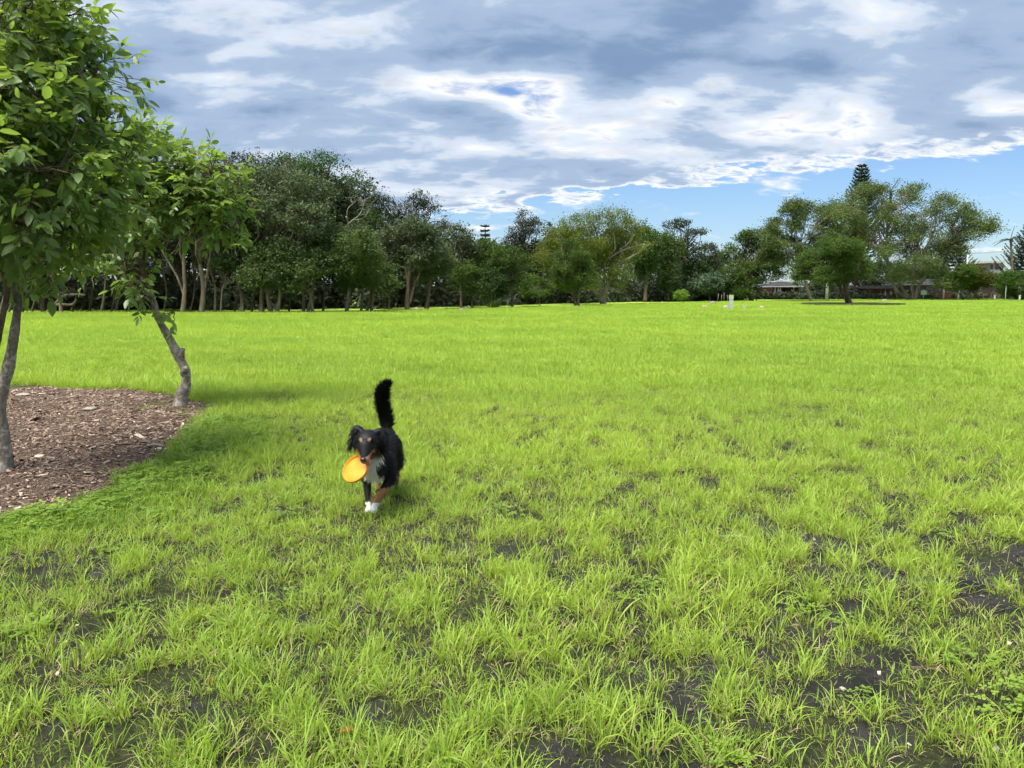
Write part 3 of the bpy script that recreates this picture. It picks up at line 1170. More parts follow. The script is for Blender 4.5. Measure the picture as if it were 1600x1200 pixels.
def px_tree(name, label, px, Y, top, bot, w, sp, stem_px=None, base_py=None, nl=9, group='trees along the far side of the field',
            nclump=260, nleaf=40, spread=.55, lsize=.22, trunk_r=.2, lobes_px=None, bark='bark_brown', cat='tree', depth=.8, **kw):
    """a tree at distance Y whose crown spans rows top..bot and w columns of the photograph about column px"""
    SEED[0] += 13
    s = Y / F_PX
    c = at(px, (top + bot) / 2, Y)
    if lobes_px:
        lobes = []
        rg = np.random.default_rng(SEED[0])
        for q in lobes_px:
            lx, ly, lr = q[0], q[1], q[2]
            ar = q[3] if len(q) > 3 else .8
            dd = rg.uniform(-.5, .5) * w * s * .45
            lobes.append((at(lx, ly, Y) + np.array([0, dd, 0]), np.array([lr, lr, lr * ar]) * s))
            if len(lobes_px) < 40:
                for _ in range(2):
                    u_ = unit(rg.normal(0, 1, 3) + [0, 0, .25])
                    k_ = rg.uniform(.32, .5)
                    lobes.append((lobes[-1 - _][0] + u_ * np.array([lr, lr, lr * ar]) * s * 1.02, np.array([lr, lr, lr * ar * .9]) * s * k_))
    else:
        lobes = auto_lobes(c, w / 2 * s, w / 2 * s * depth, (bot - top) / 2 * s, nl, SEED[0])
    if stem_px is None:
        stem_px = [[(px, None), (px + random.Random(SEED[0]).uniform(-.1, .1) * w, (top * .35 + bot * .65))]]
    stems = []
    for st in stem_px:
        pts = []
        for q in st:
            if q[1] is None:
                g_ = at(q[0], 600, Y)
                pts.append(np.array([g_[0], Y, -.05]))
            else:
                yy = q[2] if len(q) > 2 else 0
                pts.append(at(q[0], q[1], Y) + np.array([0, yy, 0]))
        stems.append(pts)
    base = np.array([stems[0][0][0], Y, 0.0])
    return far_tree(name, label, lobes, base, stems, M[sp], M[bark], nclump, nleaf, spread, lsize, SEED[0], group,
                    trunk_r=trunk_r, cat=cat, **kw)


G_WOOD = 'paperbark trees at the edge of the wood'
# --- front row of the wood on the left, behind the near trees
px_tree('paperbark_tree', 'pale paperbark trunk at the left edge behind the near forked tree', 12, 50.5, 250, 440, 110, 'melaleuca',
        [[(10, None), (14, 430), (6, 380)]], group=G_WOOD, bark='bark_pale', trunk_r=.16)
px_tree('paperbark_tree', 'thick straight paperbark just right of the near forked trunk', 45, 51, 225, 430, 130, 'melaleuca',
        [[(40, None), (37, 430), (44, 370)]], group=G_WOOD, bark='bark_brown', trunk_r=.24)
px_tree('paperbark_tree', 'leaning brown paperbark beside the contorted low branches', 70, 52, 240, 425, 120, 'melaleuca',
        [[(76, None), (64, 450), (48, 410)]], group=G_WOOD, bark='bark_brown', trunk_r=.18)
px_tree('paperbark_tree', 'low tree with contorted bare limbs curling right over the grass', 96, 50.5, 300, 425, 90, 'melaleuca',
        [[(80, None), (84, 478), (98, 463), (118, 460), (134, 461)], [(80, 484), (90, 476), (112, 476), (120, 468)],
         [(104, None), (92, 460), (80, 430)]], group=G_WOOD, bark='bark_pale', trunk_r=.15, nclump=160)
px_tree('paperbark_tree', 'slim straight pale trunk seen between the two near trees', 165, 51, 235, 420, 110, 'melaleuca',
        [[(165, None), (164, 450), (166, 400)]], group=G_WOOD, bark='bark_pale', trunk_r=.10)
px_tree('paperbark_tree', 'thin dark trunk left of the slim pale trunk', 146, 54, 240, 420, 90, 'olive',
        [[(147, None), (145, 450), (150, 400)]], group=G_WOOD, bark='bark_brown', trunk_r=.10, nclump=160)
px_tree('paperbark_tree', 'pair of thin trunks left of the crooked near tree', 190, 53, 230, 425, 110, 'melaleuca',
        [[(181, None), (182, 450), (190, 400)], [(187, None), (192, 440), (204, 400)]], group=G_WOOD, bark='bark_brown', trunk_r=.09)
# --- paperbarks right of the crooked tree
px_tree('paperbark_tree', 'tall pale paperbark with two stems right of the crooked tree', 285, 50.5, 245, 400, 150, 'melaleuca',
        [[(291, None), (289, 450), (287, 410), (288, 370)], [(290, 470), (278, 435), (258, 400), (245, 372)]], group=G_WOOD,
        bark='bark_pale', trunk_r=.18)
px_tree('paperbark_tree', 'broad peeling paperbark trunk with dead pale branches', 325, 51, 240, 395, 120, 'melaleuca',
        [[(320, None), (318, 450), (312, 410), (306, 370)], [(319, 460), (325, 420), (330, 390)]], group=G_WOOD,
        bark='bark_pale', trunk_r=.22, nclump=240)
px_tree('paperbark_tree', 'slender leaning paperbark beside the broad peeling trunk', 330, 51.5, 300, 390, 60, 'melaleuca',
        [[(341, None), (336, 450), (329, 424), (322, 400)]], group=G_WOOD, bark='bark_pale', trunk_r=.11, nclump=120)
px_tree('paperbark_tree', 'thin curvy white paperbark sapling with a hook in it', 352, 51, 395, 430, 40, 'olive',
        [[(350, None), (346, 470), (348, 450), (355, 437)]], group=G_WOOD, bark='bark_pale', trunk_r=.08, nclump=50, spread=.4)
px_tree('paperbark_tree', 'long bare trunk leaning left across the dark gap', 360, 51.5, 236, 390, 110, 'melaleuca',
        [[(384, None), (376, 455), (364, 420), (352, 385)]], group=G_WOOD, bark='bark_pale', trunk_r=.15)
px_tree('paperbark_tree', 'large grey green paperbark with wide drooping crown', 425, 52, 262, 405, 170, 'melaleuca',
        [[(413, None), (409, 460), (412, 420), (420, 380)], [(428, None), (418, 455), (420, 420), (435, 370)]], group=G_WOOD,
        bark='bark_pale', trunk_r=.20, nl=14, nclump=420,
        lobes_px=[(370, 300, 34), (400, 285, 34), (440, 280, 36), (475, 300, 34), (400, 330, 38), (450, 330, 40), (490, 345, 30),
                  (420, 370, 36), (380, 360, 30), (465, 375, 30), (350, 330, 24), (500, 315, 20)])
px_tree('paperbark_tree', 'squat olive paperbark with a low full crown left of the arching branches', 435, 50.5, 375, 462, 110, 'olive',
        [[(436, None), (438, 455), (434, 430)]], group=G_WOOD, bark='bark_pale', trunk_r=.17, nclump=330, spread=.45,
        lobes_px=[(410, 405, 24), (440, 395, 26), (465, 410, 24), (400, 435, 20), (430, 430, 26), (458, 440, 20), (480, 425, 16)])
px_tree('paperbark_tree', 'spreading olive tree with a bare arching branch and dark base', 530, 51.5, 362, 455, 110, 'olive',
        [[(484, None), (487, 460), (494, 430), (510, 408)], [(494, 428), (505, 412), (524, 409), (538, 424), (550, 440)],
         [(478, None), (474, 462), (468, 450)], [(492, None), (486, 466), (480, 452)]], group=G_WOOD, bark='bark_pale', trunk_r=.14, nclump=380, spread=.45,
        lobes_px=[(500, 385, 24), (530, 378, 26), (560, 385, 26), (578, 405, 22), (515, 410, 22), (545, 412, 26), (570, 430, 22), (550, 440, 18), (498, 412, 16)])
px_tree('paperbark_tree', 'slim pair of pale trunks under olive foliage left of the wide forked tree', 590, 57, 398, 458, 84, 'olive',
        [[(567, None), (566, 460), (570, 430)], [(576, None), (580, 455), (582, 425)], [(583, None), (584, 450), (590, 420)]], group=G_WOOD,
        bark='bark_pale', trunk_r=.13, nclump=260, spread=.45)
for (px_, Y_, dx_, r_, tp_, bk_, lb_) in [
        (22, 53, 6, .09, 260, 'bark_brown', 'slim dark trunk just left of the thick straight paperbark'),
        (58, 54, -5, .08, 250, 'bark_brown', 'slim trunk between the thick straight and leaning paperbarks'),
        (120, 54, 8, .09, 240, 'bark_brown', 'slim trunk rising behind the contorted limbs'),
        (207, 52, -8, .07, 240, 'bark_pale', 'slim pale trunk close behind the leaning crooked tree'),
        (262, 53, -10, .08, 250, 'bark_brown', 'slim dark trunk leaning left behind the two stemmed paperbark'),
        (303, 53, 4, .07, 260, 'bark_brown', 'slim dark trunk between the two stemmed and broad paperbarks'),
        (371, 54, 7, .08, 260, 'bark_brown', 'slim dark trunk left of the long leaning trunk base'),
        (398, 53, -6, .09, 280, 'bark_brown', 'slim dark trunk right of the long leaning trunk base'),
        (455, 54, 5, .08, 300, 'bark_brown', 'slim dark trunk under the squat olive crown'),
        (508, 55, -6, .09, 300, 'bark_brown', 'slim dark trunk under the arching bare branch'),
        (546, 56, 5, .08, 330, 'bark_pale', 'slim pale trunk beneath the spreading olive tree'),
        (610, 60, -4, .09, 360, 'bark_brown', 'slim dark trunk left of the wide forked paperbark')]:
    px_tree('slim_paperbark', lb_, px_ + dx_, Y_, tp_, tp_ + 120, 70, 'melaleuca', [[(px_, None), (px_ + dx_ * .2, 455), (px_ + dx_ * .7, 420), (px_ + dx_, 375)]],
            group=G_WOOD, bark=bk_, trunk_r=r_, nclump=90, nleaf=34, nl=6)
# --- big trees standing behind that row
px_tree('giant_fig', 'huge dark domed tree rising above the paperbarks', 500, 66, 253, 440, 210, 'darkgreen', None, nl=16, nclump=1300,
        nleaf=40, spread=.70, lsize=.24, trunk_r=.5,
        lobes_px=[(430, 278, 34), (470, 270, 34), (510, 275, 34), (545, 292, 34), (572, 322, 30), (450, 305, 40), (500, 310, 44), (545, 335, 40),
                  (585, 355, 26), (420, 330, 40), (470, 350, 46), (520, 370, 46), (565, 390, 40), (440, 400, 44), (500, 420, 46), (560, 430, 40), (595, 400, 26)])
px_tree('wood_tree', 'grey green tree top above the crooked near tree crown', 355, 60, 236, 420, 130, 'casuarina', None, nclump=300, trunk_r=.25,
        lobes_px=[(330, 262, 26), (360, 250, 22), (385, 262, 26), (410, 262, 22), (345, 300, 40), (395, 300, 40), (350, 350, 44), (400, 355, 44), (320, 330, 34)])
px_tree('tall_pine', 'very tall dark tree whose top shows above the near crown at upper left', 90, 58, -40, 300, 130, 'conifer', None, nclump=420,
        trunk_r=.32, nl=14)
px_tree('wood_tree', 'dark wood tree filling the gap left of the slim pale trunk', 110, 58, 200, 440, 170, 'casuarina', None, nclump=360, trunk_r=.25, nl=12)
px_tree('wood_tree', 'dark wood tree behind the crooked near tree', 225, 57, 215, 440, 160, 'casuarina', None, nclump=360, trunk_r=.25, nl=12)
px_tree('wood_tree', 'dark wood tree behind the left edge of the photograph', 0, 57, 200, 440, 170, 'casuarina', None, nclump=340, trunk_r=.25, nl=12)
px_tree('casuarina', 'tall airy dark casuarina right of the domed tree', 645, 68, 300, 420, 120, 'casuarina', None, nclump=330, nleaf=30, lsize=.30, lw=.22,
        droop=.25, trunk_r=.26, lobes_px=[(600, 318, 17), (628, 325, 18), (655, 312, 15), (672, 322, 16), (690, 345, 12), (615, 350, 20), (650, 350, 22),
                                         (680, 365, 16), (700, 352, 8), (640, 385, 24), (605, 385, 20)])
px_tree('forked_paperbark', 'wide forked paperbark with crossing pale stems', 645, 59.5, 343, 440, 110, 'melaleuca',
        [[(638, None), (637, 455), (640, 420), (642, 390)], [(640, 475), (648, 445), (656, 425), (660, 395)], [(637, 440), (632, 410), (625, 385)]],
        bark='bark_pale', trunk_r=.22, nclump=360, spread=.5,
        lobes_px=[(615, 372, 22), (645, 360, 24), (672, 368, 22), (630, 395, 24), (660, 398, 24), (690, 395, 16), (605, 405, 16), (655, 425, 16)])
px_tree('paperbark_tree', 'red brown trunk with a bare branch reaching right', 680, 60.5, 372, 440, 76, 'melaleuca',
        [[(668, None), (670, 455), (674, 425), (680, 400)], [(672, 452), (688, 450), (700, 458), (712, 455), (722, 457)]], bark='bark_brown', trunk_r=.20,
        nclump=220, spread=.45)
px_tree('thin_gum', 'thin grey gum standing above the broad green bush', 722, 66, 350, 420, 46, 'melaleuca', None, nclump=150, nleaf=26, trunk_r=.14, bark='bark_pale',
        lobes_px=[(715, 362, 12), (730, 372, 12), (712, 385, 14), (732, 395, 16), (708, 410, 14), (745, 385, 8)])
px_tree('broad_bush_tree', 'broad mid green tree right of the bare reaching branch', 765, 66, 378, 468, 128, 'midgreen',
        [[(738, None), (740, 460), (745, 440)], [(800, None), (800, 460), (795, 440)]], nclump=420, spread=.5, trunk_r=.14,
        lobes_px=[(735, 400, 20), (762, 392, 18), (790, 400, 20), (812, 415, 18), (725, 425, 20), (755, 420, 24), (790, 430, 24), (820, 440, 14), (715, 445, 12), (740, 450, 16)])
px_tree('conical_tree', 'dark conical tree in front of the broad mid green tree', 770, 64, 408, 466, 46, 'darkgreen', [[(768, None), (769, 470), (770, 440)]], nclump=200, spread=.35, trunk_r=.10,
        lobes_px=[(770, 418, 9, 1.1), (766, 432, 14), (778, 440, 15), (768, 452, 18), (782, 455, 12), (756, 450, 12)])
px_tree('casuarina', 'tall dark casuarina left of the bright willowy tree', 815, 84, 330, 455, 76, 'casuarina', None, nclump=340, nleaf=32, lsize=.32, lw=.25,
        droop=.2, trunk_r=.28, lobes_px=[(822, 342, 14), (808, 358, 14), (834, 356, 14), (800, 378, 16), (826, 380, 18), (842, 385, 14), (785, 390, 12), (815, 405, 20), (840, 415, 16), (800, 425, 18), (826, 440, 16)])
px_tree('casuarina', 'dark casuarina top peeping over the willowy tree on its left', 868, 88, 334, 440, 50, 'casuarina', None, nclump=180, nleaf=30, lsize=.32, trunk_r=.24)
px_tree('sapling', 'thin staked sapling with flat crown left of the small field tree', 830, 72.5, 430, 462, 62, 'midgreen', [[(843, None), (843, 465), (842, 445)]],
        nclump=120, nleaf=30, spread=.4, trunk_r=.06, bark='bark_pale', lobes_px=[(815, 446, 10, .6), (838, 438, 11, .6), (855, 448, 9, .6), (826, 456, 9, .6), (845, 458, 8, .5)])
px_tree('willowy_tree', 'large bright yellow green willowy tree in the middle distance', 925, 80, 332, 455, 160, 'willow',
        [[(941, None), (938, 465), (930, 452), (915, 430)], [(941, 472), (946, 455), (952, 440), (960, 420)], [(939, 465), (938, 440), (935, 410)]],
        bark='bark_grey', trunk_r=.36, nclump=900, nleaf=46, spread=.7, lsize=.26, lw=.28, droop=.35,
        lobes_px=[(868, 372, 20), (890, 352, 20), (915, 345, 16), (940, 342, 18), (968, 348, 20), (990, 362, 16), (860, 400, 18), (885, 385, 24), (915, 378, 26),
                  (948, 375, 28), (980, 385, 24), (1000, 385, 12), (870, 420, 18), (905, 410, 22), (940, 408, 24), (968, 415, 18), (925, 432, 14), (880, 440, 12), (965, 440, 10)])
px_tree('field_tree', 'small leafy tree with twin trunks standing alone in front of the willowy tree', 900, 69.5, 374, 455, 74, 'midgreen',
        [[(899, None), (897, 465), (893, 450), (890, 435)], [(902, None), (904, 462), (906, 448), (908, 430)]], bark='bark_brown', trunk_r=.17, nclump=420, nleaf=40, spread=.4, lsize=.18,
        lobes_px=[(893, 384, 10, 1.1), (882, 400, 14), (905, 402, 15), (875, 420, 13), (895, 418, 17), (918, 420, 14), (880, 438, 14), (905, 436, 16), (925, 438, 10), (896, 448, 10)])
px_tree('row_tree', 'dark tree just right of the willowy tree', 1005, 95, 332, 460, 66, 'darkgreen', None, nclump=340, trunk_r=.3, nl=10, spread=.6, lsize=.28)
px_tree('row_tree', 'rounded dark tree in the far row with a pale bare branch', 1040, 99, 340, 462, 64, 'olive', None, nclump=320, trunk_r=.3, nl=10, spread=.6, lsize=.28)
px_tree('flat_topped_tree', 'flat topped spreading tree leaning right above the far row', 1072, 104, 342, 455, 70, 'casuarina',
        [[(1066, None), (1064, 430), (1060, 390)]], nclump=220, trunk_r=.28, spread=.55, lsize=.26,
        lobes_px=[(1050, 352, 13, .6), (1068, 350, 13, .6), (1085, 362, 12, .5), (1100, 361, 8, .5), (1070, 375, 14, .6), (1052, 385, 16), (1075, 400, 18), (1060, 425, 18), (1085, 430, 16)])
px_tree('row_tree', 'grey green tree at the right end of the far row', 1115, 106, 367, 462, 52, 'melaleuca', None, nclump=260, trunk_r=.25, nl=9, spread=.6, lsize=.28)
px_tree('row_tree', 'low dark tree under the flat topped tree', 1085, 103, 395, 464, 60, 'darkgreen', None, nclump=260, trunk_r=.2, nl=9, spread=.6, lsize=.28)
px_tree('row_tree', 'dark drooping tree low beside the pale garden posts', 1105, 100, 415, 462, 70, 'conifer', None, nclump=240, trunk_r=.2, nl=9, spread=.55, lsize=.28)
px_tree('dense_tree', 'dense dark green tree left of the brick house', 1170, 102, 358, 466, 110, 'midgreen', None, nclump=620, trunk_r=.35, spread=.6, lsize=.28, nleaf=42,
        lobes_px=[(1165, 372, 16), (1190, 372, 18), (1215, 385, 18), (1150, 395, 18), (1180, 398, 24), (1212, 410, 20), (1140, 425, 18), (1168, 428, 24), (1196, 428, 18), (1150, 452, 18), (1178, 455, 14), (1135, 445, 14)])
def fill_lobes(top, bot, n, r, seed, ar=.6):
    """n small lobes scattered between an upper and a lower outline (columns, rows)"""
    rg_ = np.random.default_rng(seed)
    tx, ty = zip(*top)
    bx_, by_ = zip(*bot)
    L_ = []
    for i_ in range(n):
        x_ = tx[0] + (tx[-1] - tx[0]) * ((i_ * .7548776662 + .31) % 1)
        a_1, b_1 = np.interp(x_, tx, ty), np.interp(x_, bx_, by_)
        y_ = a_1 + (b_1 - a_1) * ((i_ * .5698402910 + .17) % 1) ** 1.2 + r * .5
        L_.append((x_, y_, r * rg_.uniform(.7, 1.3), ar))
    return L_


px_tree('dense_tree', 'green tree beside the umbrella crowned fig on its left', 1245, 98, 315, 440, 110, 'fig',
        [[(1262, None), (1258, 440), (1252, 415), (1246, 390)]], nclump=1300, trunk_r=.20, spread=.7, lsize=.27, nleaf=24, bark='bark_grey', limb_wob=.16, twigs=3,
        lobes_px=fill_lobes([(1196, 372), (1212, 335), (1230, 312), (1255, 306), (1285, 312), (1315, 318)], [(1196, 400), (1220, 428), (1280, 430), (1315, 390)], 60, 10, 5))
px_tree('umbrella_fig', 'huge umbrella crowned fig with spreading bare limbs', 1415, 112, 280, 440, 250, 'fig',
        [[(1418, None), (1412, 455), (1400, 430), (1380, 400), (1350, 370), (1330, 345)], [(1419, None), (1425, 450), (1428, 425), (1432, 395), (1440, 350)],
         [(1420, None), (1436, 448), (1448, 428), (1470, 395), (1500, 365)], [(1416, None), (1402, 455), (1392, 430), (1385, 390), (1388, 340), (1392, 310)]],
        nclump=2800, nleaf=24, spread=.90, lsize=.28, trunk_r=.30, bark='bark_grey', limb_wob=.12, twigs=3, shell=.2,
        lobes_px=fill_lobes([(1300, 322), (1320, 300), (1345, 288), (1390, 279), (1430, 292), (1460, 304), (1490, 314), (1512, 330), (1522, 345)],
                            [(1300, 345), (1345, 395), (1370, 432), (1420, 440), (1475, 440), (1495, 410), (1512, 375), (1522, 352)], 150, 11, 6))
for (px_, Y_, tp_, bt_, w_, sp_, lb_) in [
        (1300, 142, 404, 462, 90, 'darkgreen', 'dark tree behind the porch house'), (1352, 140, 410, 462, 80, 'casuarina', 'dark tree behind the low red house'),
        (1402, 143, 400, 462, 90, 'darkgreen', 'dark tree behind the umbrella fig trunk'), (1455, 141, 408, 462, 80, 'casuarina', 'dark tree behind the brown brick house'),
        (1555, 150, 428, 464, 60, 'darkgreen', 'dark hedge like tree beside the white building')]:
    px_tree('garden_tree', lb_, px_, Y_, tp_, bt_, w_, sp_, group='garden trees behind the houses', nclump=330, nleaf=36, spread=.8, lsize=.36, trunk_r=.2, nl=10)
px_tree('park_fig', 'dark green park tree with a stout trunk inside a low timber border', 1305, 77, 358, 450, 130, 'midgreen',
        [[(1322, None), (1321, 455), (1323, 430), (1320, 405)], [(1319, 462), (1310, 446), (1298, 436), (1284, 428), (1268, 422)], [(1323, 445), (1334, 425), (1345, 410)]],
        nclump=760, nleaf=46, spread=.45, lsize=.20, trunk_r=.36, bark='bark_brown',
        lobes_px=[(1305, 372, 13), (1290, 388, 18), (1318, 390, 20), (1342, 395, 16), (1270, 405, 18), (1300, 412, 24), (1330, 415, 20), (1352, 410, 12), (1258, 425, 16), (1282, 432, 20), (1312, 430, 16), (1250, 438, 10), (1345, 430, 10)])
px_tree('round_tree', 'clipped round topped tree near the brown brick house', 1503, 108, 412, 452, 62, 'midgreen',
        [[(1497, None), (1497, 455), (1495, 445)]], nclump=420, nleaf=40, spread=.42, lsize=.22, trunk_r=.12,
        lobes_px=[(1485, 436, 14, .9), (1500, 426, 16, .8), (1492, 446, 13, .7), (1478, 442, 10, .8)])
px_tree('round_tree', 'round topped tree with reddish tips right of its clipped twin', 1527, 109, 412, 452, 50, 'redtip',
        [[(1521, None), (1521, 455), (1522, 442)]], nclump=340, nleaf=40, spread=.42, lsize=.22, trunk_r=.15,
        lobes_px=[(1520, 424, 14, .8), (1535, 434, 13, .8), (1525, 442, 14, .7), (1542, 442, 8, .8)])
px_tree('low_bush_tree', 'low spreading green tree at the right edge of the field', 1585, 106, 428, 466, 76, 'midgreen', [[(1590, None), (1588, 455), (1584, 445)]], nclump=420, nleaf=40, spread=.5, lsize=.24, trunk_r=.12,
        lobes_px=[(1560, 438, 12, .8), (1580, 434, 14, .7), (1600, 436, 16, .7), (1575, 448, 14), (1595, 452, 16), (1615, 450, 16), (1604, 462, 10)])
px_tree('small_bush', 'little round bright green bush at the foot of the far row', 1065, 88, 452, 470, 24, 'brightbush', [[(1065, None), (1065, 465), (1064, 460)]], nclump=120, nleaf=34, spread=.2, lsize=.13, trunk_r=.05, cat='bush',
        lobes_px=[(1060, 459, 6), (1068, 457, 6), (1066, 463, 7), (1058, 464, 5)])


# --- Norfolk pines: whorls of level branches with upturned tips
def norfolk(name, label, px, Y, top, w, bot, seed, group='conifers'):
    rg = np.random.default_rng(seed)
    tp = at(px, top, Y)
    H = tp[2]
    base = np.array([tp[0], Y, 0])
    root = empty(name, tuple(base))
    tag(root, label, 'conifer', group)
    tb = MB()
    tb.tube(np.array([[0, 0, -.05], [0.05, 0, H * .5], [0, 0, H]]), [.42, .25, .04], 8)
    zb = at(px, bot, Y)[2]
    hw = w / 2 * Y / F_PX
    P_, D_ = [], []
    nw = max(7, int((H - zb) / .55))
    for i in range(nw):
        t = i / (nw - 1)
        z = H - .25 - t * (H - zb - .25)
        R = hw * (.10 + .90 * t ** .85) * rg.uniform(.85, 1.12)
        nb = 6
        for k_ in range(nb):
            a = 6.283 * k_ / nb + rg.uniform(-.25, .25) + i
            dr = np.array([math.cos(a), math.sin(a), 0])
            q = np.array([[0, 0, z], dr * R * .5 + [0, 0, z - .02 * R], dr * R + [0, 0, z + .55 * R]])
            pth = smooth_path(q, 6)
            tb.tube(pth, np.linspace(.05, .015, 6), 4)
            m_ = int(24 + 26 * R)
            u = rg.uniform(.15, 1.0, m_)
            pp = np.stack([np.interp(u, np.linspace(0, 1, 6), pth[:, c_]) for c_ in range(3)], -1)
            sd = np.array([-dr[1], dr[0], 0])
            sg_ = rg.choice([-1, 1], m_)[:, None]
            dd = unit(dr * .75 + sd * sg_ * .8 + np.array([0, 0, .35]) + rg.normal(0, .15, (m_, 3)))
            ll = .85 * (1.1 - u * .5) * rg.uniform(.6, 1.1, m_)
            P_.append(pp + dd * ll[:, None] * .5)
            D_.append((dd, ll))
    p = np.concatenate(P_)
    d = np.concatenate([q[0] for q in D_])
    L_ = np.concatenate([q[1] for q in D_])
    nrm = unit(rg.normal(0, .6, p.shape) + [0, 0, 1])
    nrm = unit(nrm - (nrm * d).sum(1)[:, None] * d)
    v, f = rhomb_leaves(p, d, nrm, L_, np.full(len(L_), .15))
    tb.build('trunk', M['bark_brown'], root)
    cb = MB()
    cb.add(v, f)
    cb.build('crown', M['conifer'], root)
    return root


norfolk('norfolk_pine', 'Norfolk Island pine tip rising behind the umbrella fig', 1347, 128, 258, 86, 400, 71)
norfolk('norfolk_pine', 'small distant pine spire above the broad green tree', 758, 110, 352, 22, 420, 72)
norfolk('norfolk_pine', 'dark pine with layered branches at the right edge behind the palm', 1616, 140, 346, 105, 440, 73)
norfolk('norfolk_pine', 'dark far pine half hidden behind the umbrella fig on its right', 1496, 150, 378, 70, 440, 74)

# --- palm
pb = at(1580, 428, 122)
tp = at(1579, 374, 122)
root = empty('palm_tree', (pb[0], 122, 0))
tag(root, 'slim palm with pale trunk and upright spear at the right edge', 'palm')
tb = MB()
tb.tube(smooth_path(np.array([[0, 0, -.05], [.1, 0, tp[2] * .5], [tp[0] - pb[0], 0, tp[2]]]), 10), np.linspace(.22, .15, 10), 8)
tb.build('trunk', M['bark_pale'], root)
rg = np.random.default_rng(3)
for i in range(11):
    fr = MB()
    a = i * 2.4
    el = 1.35 if i == 0 else rg.uniform(-.05, .75)
    Lf = 2.0 if i == 0 else rg.uniform(1.9, 2.6)
    dr = np.array([math.cos(a) * math.cos(el), math.sin(a) * math.cos(el), math.sin(el)])
    c0 = np.array([tp[0] - pb[0], 0, tp[2]])
    sagz = 0.05 if i == 0 else .9
    pth = np.array([c0 + dr * Lf * t - np.array([0, 0, sagz * Lf * .5 * t * t]) for t in np.linspace(0, 1, 9)])
    fr.tube(pth, np.linspace(.035, .008, 9), 4)
    sd = unit(np.cross(dr, [0, 0, 1.0]))
    for t in np.linspace(.12, 1, 22):
        q = np.array([np.interp(t, np.linspace(0, 1, 9), pth[:, c_]) for c_ in range(3)])
        for sgn in (-1, 1):
            dd = unit(dr * .8 + sd * sgn * (.25 if i == 0 else 1.0) - np.array([0, 0, .45 if i else -.4]))
            ll = .55 * (1 - .6 * t)
            e = q + dd * ll
            w_ = np.cross(dd, [0, 0, 1.0]) * .10
            fr.add(np.array([q - w_, q + w_, e]), np.array([[0, 1, 2]]))
    fr.build('frond', M['olive'] if i else M['midgreen'], root)

# --- strap-leaved clump below the conical tree
c = ground(771, 481)
c = np.array([at(771, 480, 63)[0], 63, 0])
sb = MB()
rg = np.random.default_rng(9)
for i in range(150):
    a = rg.uniform(0, 6.283)
    r0 = rg.uniform(0, .35)
    el = rg.uniform(.5, 1.4)
    L_ = rg.uniform(.9, 1.6)
    dr = np.array([math.cos(a), math.sin(a), 0])
    sd = np.array([-dr[1], dr[0], 0]) * .03
    pts = [dr * r0 + dr * math.cos(el) * L_ * t + np.array([0, 0, math.sin(el) * L_ * t - .55 * L_ * t ** 2.4 * math.cos(el)]) for t in (0, .35, .7, 1)]
    v = []
    for k_, q in enumerate(pts[:3]):
        v += [q - sd, q + sd]
    v.append(pts[3])
    sb.add(np.array(v), [np.array([[0, 1, 3, 2], [2, 3, 5, 4]]), np.array([[4, 5, 6]])])
o = sb.build('strap_plant', M['olive'])
o.location = tuple(c)
tag(o, 'clump of long strap leaves under the conical tree', 'plant')

# --- dead pale branching snag in front of the domed tree
rg = np.random.default_rng(21)
Ys = 53.0
root = empty('dead_tree', (at(541, 370, Ys)[0], Ys, 0))
tag(root, 'bleached dead tree with forked bare branches before the dark dome', 'tree')
off = np.array([at(541, 370, Ys)[0], Ys, 0])
sn = MB()


def snag(path, r0, r1):
    p = np.array([at(q[0], q[1], Ys) if q[1] is not None else np.array([at(q[0], 600, Ys)[0], Ys, -.05]) for q in path]) - off
    p[:, 1] += rg.normal(0, .12, len(p))
    p = smooth_path(p, 4 * len(p))
    sn.tube(p, np.linspace(r0, r1, len(p)) * .7, 6)


snag([(543, None), (544, 440), (540, 390), (543, 355), (541, 338)], .15, .09)
snag([(543, 352), (552, 344), (562, 336), (568, 322), (570, 310)], .08, .02)
snag([(552, 344), (566, 341), (576, 332), (582, 318)], .05, .012)
snag([(541, 340), (543, 326), (552, 316), (560, 308)], .06, .015)
snag([(562, 336), (572, 334), (584, 326)], .03, .01)
snag([(541, 360), (530, 352), (520, 358)], .05, .015)
sn.build('trunk', M['deadwood'], root)
tw = MB()
sn = tw
for i in range(26):
    k_ = rg.integers(0, 4)
    sx, sy = [(562, 336), (568, 322), (552, 318), (576, 332)][k_]
    snag([(sx, sy), (sx + rg.uniform(-8, 10), sy - rg.uniform(2, 12)), (sx + rg.uniform(-14, 18), sy - rg.uniform(6, 22))], .018, .006)
tw.build('twigs', M['deadwood'], root)

